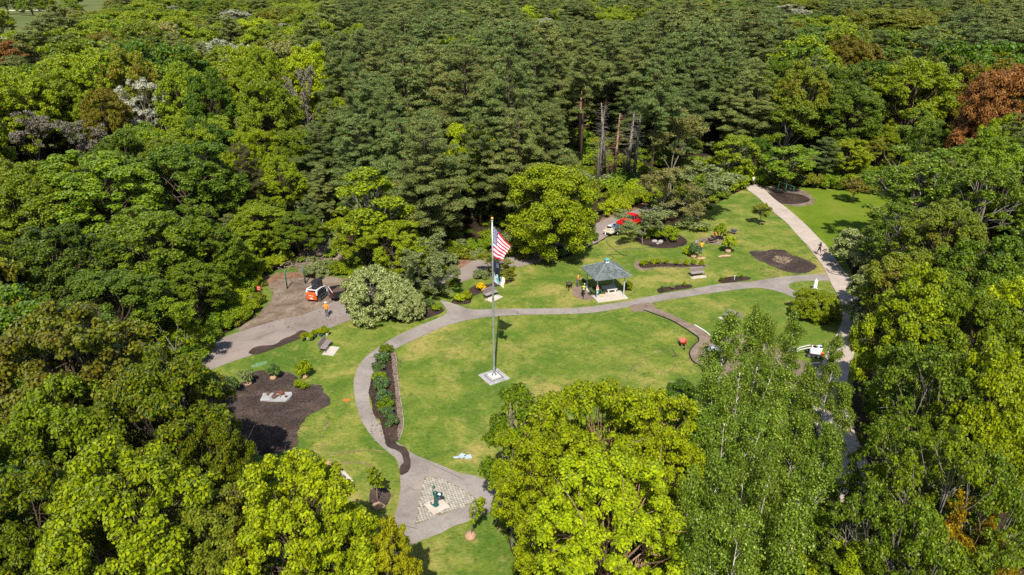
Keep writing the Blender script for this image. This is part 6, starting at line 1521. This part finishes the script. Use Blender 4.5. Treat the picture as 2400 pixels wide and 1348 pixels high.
for i, (px, py, o_) in enumerate(PTS): S('shrub', ('lime', 'shrub')[i % 2], px, py, .34, .75, f'{o_} potted plant in the cluster between road and bench', 'potted plant', 'potted plants by the road', 'potted_plant', i, pot=('pot', 'bone')[i % 3 == 1])
BP = [(515, 800, 'first'), (550, 788, 'second'), (620, 778, 'third'), (672, 782, 'fourth'), (752, 784, 'fifth'), (846, 794, 'sixth'), (942, 796, 'seventh'), (1016, 790, 'eighth'), (1096, 794, 'ninth')]
for i, (zx, zy, o_) in enumerate(BP): S('shrub', ('lime', 'shrub')[i % 2], 1380+zx/4.138, 430+zy/4.138, .40, .85, f'{o_} young lime shrub from the left in the long mulch bed', group='young shrubs in the long mulch bed', var=i)
S('shrub', 'rhodo', 1554, 678, .30, .5, 'small plant at the left end of the bed right of the pavilion'); S('shrub', 'greygreen', 1575, 677, .32, .5, 'small plant in the middle of the bed right of the pavilion'); S('shrub', 'shrub', 1603, 671, .28, .7, 'small plant at the right end of the bed right of the pavilion')
S('shrub', 'dark', 1690, 658, .25, .5, 'small dark plant in the bed below the bare patch, left'); S('shrub', 'dark', 1737, 652, .25, .45, 'small dark plant in the bed below the bare patch, right')
e = thing('plant_tag', 'white marker stake in the bed below the bare patch', 'stake', (*G(1721, 656), .03)); MB().box((0, 0, .25), (.05, .02, .5)).build('stake', P_['bone'], e); MB().box((0, 0, .48), (.14, .02, .16)).build('card', P_['bone'], e)
S('conical', 'shrub', 1687, 563, .88, 2.7, 'conical bright arborvitae behind the bending orange worker', name='arborvitae'); S('conical', 'lime', 1706, 592, .95, 2.2, 'rounded yellow-green arborvitae on burlap near the bare patch', name='arborvitae', ball=.4)
S('shrub', 'rhodo', 1625, 604, 1.0, 1.5, 'dark rhododendron with pale blooms beside the standing workers', name='rhododendron', ball=.4, var=1); S('shrub', 'lime', 1612, 597, .7, 1.3, 'yellow-green shrub growing into the rhododendron by the workers', var=2)
for i, (px, py, sx, sy, lab) in enumerate([(1699, 601, .8, .35, 'peeled off burlap sheet below the rounded arborvitae'), (1645, 606, .55, .28, 'peeled off burlap sheet at the jeans worker\'s feet')]):
    e = MB().ball((0, 0, 0), (sx, sy, .10), 14, 6, bump=.35, seed=i+3).build('burlap_sheet', P_['burlap2'], loc=(*G(px, py), .06), rz=.2); tag(e, lab, 'burlap')
S('small_tree', 'olive', 1781, 529, 1.35, 3.6, 'lone young tree with thin grey trunk on the upper lawn', 'tree', name='tree')
S('sapling', 'maple', 888, 1168, .62, 3.2, 'staked sapling in a mulch ring right of the bottom left bench', 'tree', name='sapling')
m = MB(); x, y = G(884, 1170); m.tube([(0, 0, 0), (.05, 0, 1.5)], .025, 5); tag(m.build('stake', P_['wood'], loc=(x, y, 0)), 'wooden stake beside the sapling in the mulch ring', 'stake')
S('sapling', 'shrub', 1103, 1262, .58, 3.0, 'balled sapling on the grass below the cobbled plaza', 'tree', name='sapling', ball=.40)
tag(MB().ball((0, 0, 0), (.5, .35, .25), 12, 7, bump=.15, seed=9).build('burlap_ball', P_['burlap'], loc=(*G(886, 1190), .15)), 'tan burlap bundle at the lower edge of the sapling mulch ring', 'burlap')
S('shrub', 'azalea', 1128, 680, .68, 1.0, 'bright yellow azalea beside the bench behind the flagpole', name='azalea', var=0)
S('shrub', 'lime', 1078, 706, .80, 1.0, 'lime shrub beside the spur path, left of the pair', var=1, group='lime shrubs by the spur path'); S('shrub', 'lime', 1094, 700, .80, 1.1, 'lime shrub nearer the yellow azalea', var=2, group='lime shrubs by the spur path')
S('shrub', 'rhodo', 1005, 722, .8, 1.1, 'dark shrub at the right foot of the cream dogwood', var=0); S('shrub', 'shrub', 1022, 728, .6, .8, 'small light shrub at the tip of the mulch bed by the path fork', var=1)
S('shrub', 'rhodo', 1392, 693, .80, 1.25, 'dark leafy shrub inside the pavilion at the left post', z=.05, var=1); S('shrub', 'rhodo', 1405, 690, .6, 1.1, 'dark leafy shrub inside the pavilion beside the stone bench', z=.05, var=2); S('shrub', 'maple', 1472, 680, .62, 1.2, 'green shrub outside the right pavilion post', var=0); S('shrub', 'dark', 1368, 668, .55, .8, 'low shrub behind the left pavilion post', var=2)
tag(MB().tube([(0, 0, 0), (0, 0, .16)], [.14, .2], 12).build('plant_pot', P_['yellow_cloth'], loc=on_gz(-.85, -1.25, .16)), 'yellow plant pot on the pavilion floor', 'pot')
S('big_shrub', 'shrub', 1562, 562, 2.3, 2.3, 'bright shrub at the foot of the trees right of the red truck', var=0); S('big_shrub', 'maple', 1520, 556, 1.5, 1.6, 'mid green shrub in the dark bed behind the boulders', var=1); S('shrub', 'lime', 1642, 543, .9, 1.2, 'small lime shrub in the shade behind the arborvitae', var=1)
HB = [(1425, 505, 2.2, 2.6), (1448, 494, 2.4, 2.8), (1472, 484, 2.4, 2.6), (1498, 474, 2.3, 2.5), (1525, 466, 2.2, 2.4), (1452, 475, 2.5, 3.0), (1488, 462, 2.6, 3.0)]
for i, (px, py, R, H) in enumerate(HB): S('big_shrub', 'lime' if i != 5 else 'shrub', px, py, R, H, f'yellow-green bush on the bank above the lane, {ORD[i]} {"in the front row" if i < 5 else "counting on to the back row"}', group='yellow-green bushes above the lane', var=i)
WB = [(505, 775, 'dark', 1.8), (530, 765, 'maple', 2.0), (556, 752, 'shrub', 1.7), (580, 735, 'shrub', 1.6), (600, 712, 'maple', 1.4), (560, 722, 'lime', 2.0), (530, 735, 'maple', 2.2), (498, 750, 'dark', 2.2), (575, 695, 'maple', 2.0), (545, 690, 'lime', 2.2), (512, 705, 'maple', 2.4), (590, 672, 'lime', 1.7), (560, 660, 'shrub', 2.0), (610, 645, 'shrub', 1.8), (640, 628, 'lime', 1.8), (665, 612, 'maple', 1.7), (600, 615, 'maple', 2.2), (560, 625, 'dark', 2.2), (640, 590, 'greygreen', 2.2), (670, 585, 'greygreen', 1.8), (610, 580, 'maple', 2.4)]
for i, (px, py, c_, R) in enumerate(WB): S('big_shrub', c_, px, py, R, R*rnd.uniform(.9, 1.3), f'{COLN.get(c_, "grey-green")} bush, {ORD[i]} of the thicket left of the dirt forecourt', group='bushes of the left thicket', var=i)
EB = [(740, 650, 'greygreen', 1.8), (765, 640, 'greygreen', 1.7), (795, 640, 'maple', 1.7), (825, 642, 'shrub', 1.8), (852, 655, 'maple', 1.6), (950, 660, 'greygreen', 2.0), (985, 655, 'maple', 2.0), (1015, 645, 'maple', 1.9), (1045, 622, 'greygreen', 2.0), (1010, 610, 'greygreen', 2.4), (975, 600, 'greygreen', 2.6), (1065, 600, 'maple', 2.0), (1000, 690, 'dark', 1.4), (1035, 690, 'maple', 1.2), (970, 690, 'dark', 1.6), (1110, 592, 'maple', 1.8), (1150, 585, 'maple', 1.8), (1128, 652, 'greygreen', 1.2), (1158, 648, 'greygreen', 1.3), (1188, 642, 'olive', 1.1), (1062, 668, 'maple', 1.2)]
for i, (px, py, c_, R) in enumerate(EB): S('big_shrub', c_, px, py, R, R*rnd.uniform(.9, 1.25), f'{COLN.get(c_, "grey-green")} bush, {ORD[i]} along the road behind the cream dogwood', group='bushes along the old road', var=i)
MBs = [(1790, 432, 'maple', 1.6), (1835, 430, 'shrub', 2.0), (1870, 436, 'olive', 2.0), (1905, 440, 'olive', 2.2), (1940, 442, 'maple', 2.2), (1975, 444, 'dark', 2.0), (2040, 455, 'olive', 1.8), (1760, 428, 'shrub', 2.2)]
for i, (px, py, c_, R) in enumerate(MBs): S('big_shrub', c_, px, py, R, R*rnd.uniform(1.0, 1.4), f'{COLN.get(c_)} bush, {ORD[i]} along the back edge of the meadow', group='bushes at the back of the meadow', var=i)
# golf cart and lone trees on the far fairway
gx, gy = G(121, 11, 2.6)
e = thing('golf_cart', 'tiny white golf cart with dark roof on the distant fairway', 'golf cart', (gx, gy, 2.62), .4)
m = MB(); m.box((0, 0, .5), (1.3, 2.6, .5), bev=.1); m.build('body', P_['white'], e); MB().box((0, 0, 1.85), (1.3, 1.9, .08), bev=.02).build('roof', P_['darkmetal'], e)
m = MB(); [m.tube([(sx*.58, sy*.85, .7), (sx*.58, sy*.85, 1.85)], .03, 5) for sx in (-1, 1) for sy in (-1, 1)]; m.build('roof_post', P_['darkmetal'], e)
for sx in (-1, 1):
    for sy in (-.85, .85): wheel(e, (sx*.6, sy, .25), .25, .18)
MB().box((0, -.2, .95), (1.1, .5, .5), bev=.08).build('seat', P_['cream'], e)
for px, py, H, R, c_, lab in [(92, 27, 22, 12, 'pine_brown', 'brownish round tree standing alone on the distant fairway'), (172, 16, 20, 13, 'pine_brown', 'brownish tree right of the golf cart on the distant fairway'), (20, 34, 22, 14, 'dark', 'dark tree in the top left corner before the fairway'), (265, 2, 20, 12, 'dark', 'dark tree at the top edge beyond the fairway')]:
    x, y = G(px, py, 2.6); plant('tree', 'far_broad', c_, x, y, H, R, lab, 'tree', None, 0, z=2.5)
m = MB(); m.tube([(*G(-100, 27, 2.6), 2.75), (*G(40, 26, 2.6), 2.75), (*G(110, 25, 2.6), 2.75)], 1.2, 4); tag(m.build('cart_path', MAT['concrete']), kind='structure')
# small litter and clods that break up the clean surfaces
rnd = random.Random(99); m = MB()
for i in range(900):
    px, py = rnd.choice([(rnd.uniform(560, 800), rnd.uniform(660, 770)), (rnd.uniform(560, 770), rnd.uniform(880, 1050)), (rnd.uniform(1770, 1910), rnd.uniform(590, 640)), (rnd.uniform(1500, 1720), rnd.uniform(720, 880)), (rnd.uniform(868, 940), rnd.uniform(830, 1020))])
    x, y = G(px, py); s = rnd.uniform(.02, .07); m.ball((x, y, .05), (s*1.3, s, s*.6), 5, 3, bump=.2, seed=i)
tag(m.build('soil_clod', P_['soil']), kind='stuff')

# bark chips of the mulched beds, a few kicked out on to turf and path
rnd = random.Random(55); m = MB()
BEDS = [[(908, 818), (922, 821), (931, 840), (936, 918), (944, 996), (937, 1028), (899, 1018), (876, 973), (864, 922), (876, 871)], [(572, 894), (626, 869), (692, 880), (724, 902), (776, 944), (730, 970), (697, 1015), (690, 1048), (622, 1068), (560, 1040)], [(1498, 619), (1512, 613), (1655, 622), (1652, 626), (1512, 629)],
        [(1541, 678), (1590, 669), (1621, 669), (1620, 675), (1560, 685)], [(1684, 657), (1730, 648), (1757, 652), (1700, 664)], [(1757, 592), (1838, 587), (1876, 604), (1914, 624), (1882, 641), (1827, 631)], [(1060, 705), (1095, 680), (1172, 658), (1200, 661), (1107, 697), (1062, 712)]]
for b_ in BEDS:
    W_ = GP(b_); xs_ = [p[0] for p in W_]; ys_ = [p[1] for p in W_]; ar = (max(xs_)-min(xs_))*(max(ys_)-min(ys_))
    for i in range(int(ar*42)):
        x, y = rnd.uniform(min(xs_), max(xs_)), rnd.uniform(min(ys_), max(ys_))
        if not inside((x, y), W_): 
            if rnd.random() < .93 or not any(inside((x+dx_, y+dy_), W_) for dx_, dy_ in ((.3, 0), (-.3, 0), (0, .3), (0, -.3))): continue
        s_ = rnd.uniform(.03, .085); a = rnd.uniform(0, 6.28); c_, n_ = math.cos(a)*s_, math.sin(a)*s_; z = .055
        m.add([(x-c_, y-n_, z), (x+n_*.4, y-c_*.4, z), (x+c_, y+n_, z), (x-n_*.4, y+c_*.4, z), (x, y, z+s_*.7)], [(0, 1, 4), (1, 2, 4), (2, 3, 4), (3, 0, 4)])
MAT['chip'] = island_mat('bark_chips', [(0, (.018, .012, .010)), (.6, (.060, .040, .030)), (1, (.14, .095, .068))], .95)
tag(m.build('mulch_chip', MAT['chip']), kind='stuff')
# cracks in the asphalt
for i, pts_ in enumerate([[(848, 880), (858, 884), (866, 882)], [(905, 1035), (915, 1048), (930, 1055)], [(955, 1140), (972, 1150), (985, 1148)], [(1210, 727), (1214, 733), (1212, 738)], [(1350, 722), (1356, 729), (1353, 735)], [(1000, 1085), (1030, 1098), (1060, 1112), (1090, 1128)], [(560, 800), (600, 795), (650, 775), (668, 777)], [(668, 765), (690, 772), (700, 786)], [(1700, 668), (1712, 675), (1709, 681)], [(930, 1240), (960, 1236), (985, 1245)]]):
    tuft('crack', pts_, .03, MAT['wet'], .048, 90+i)
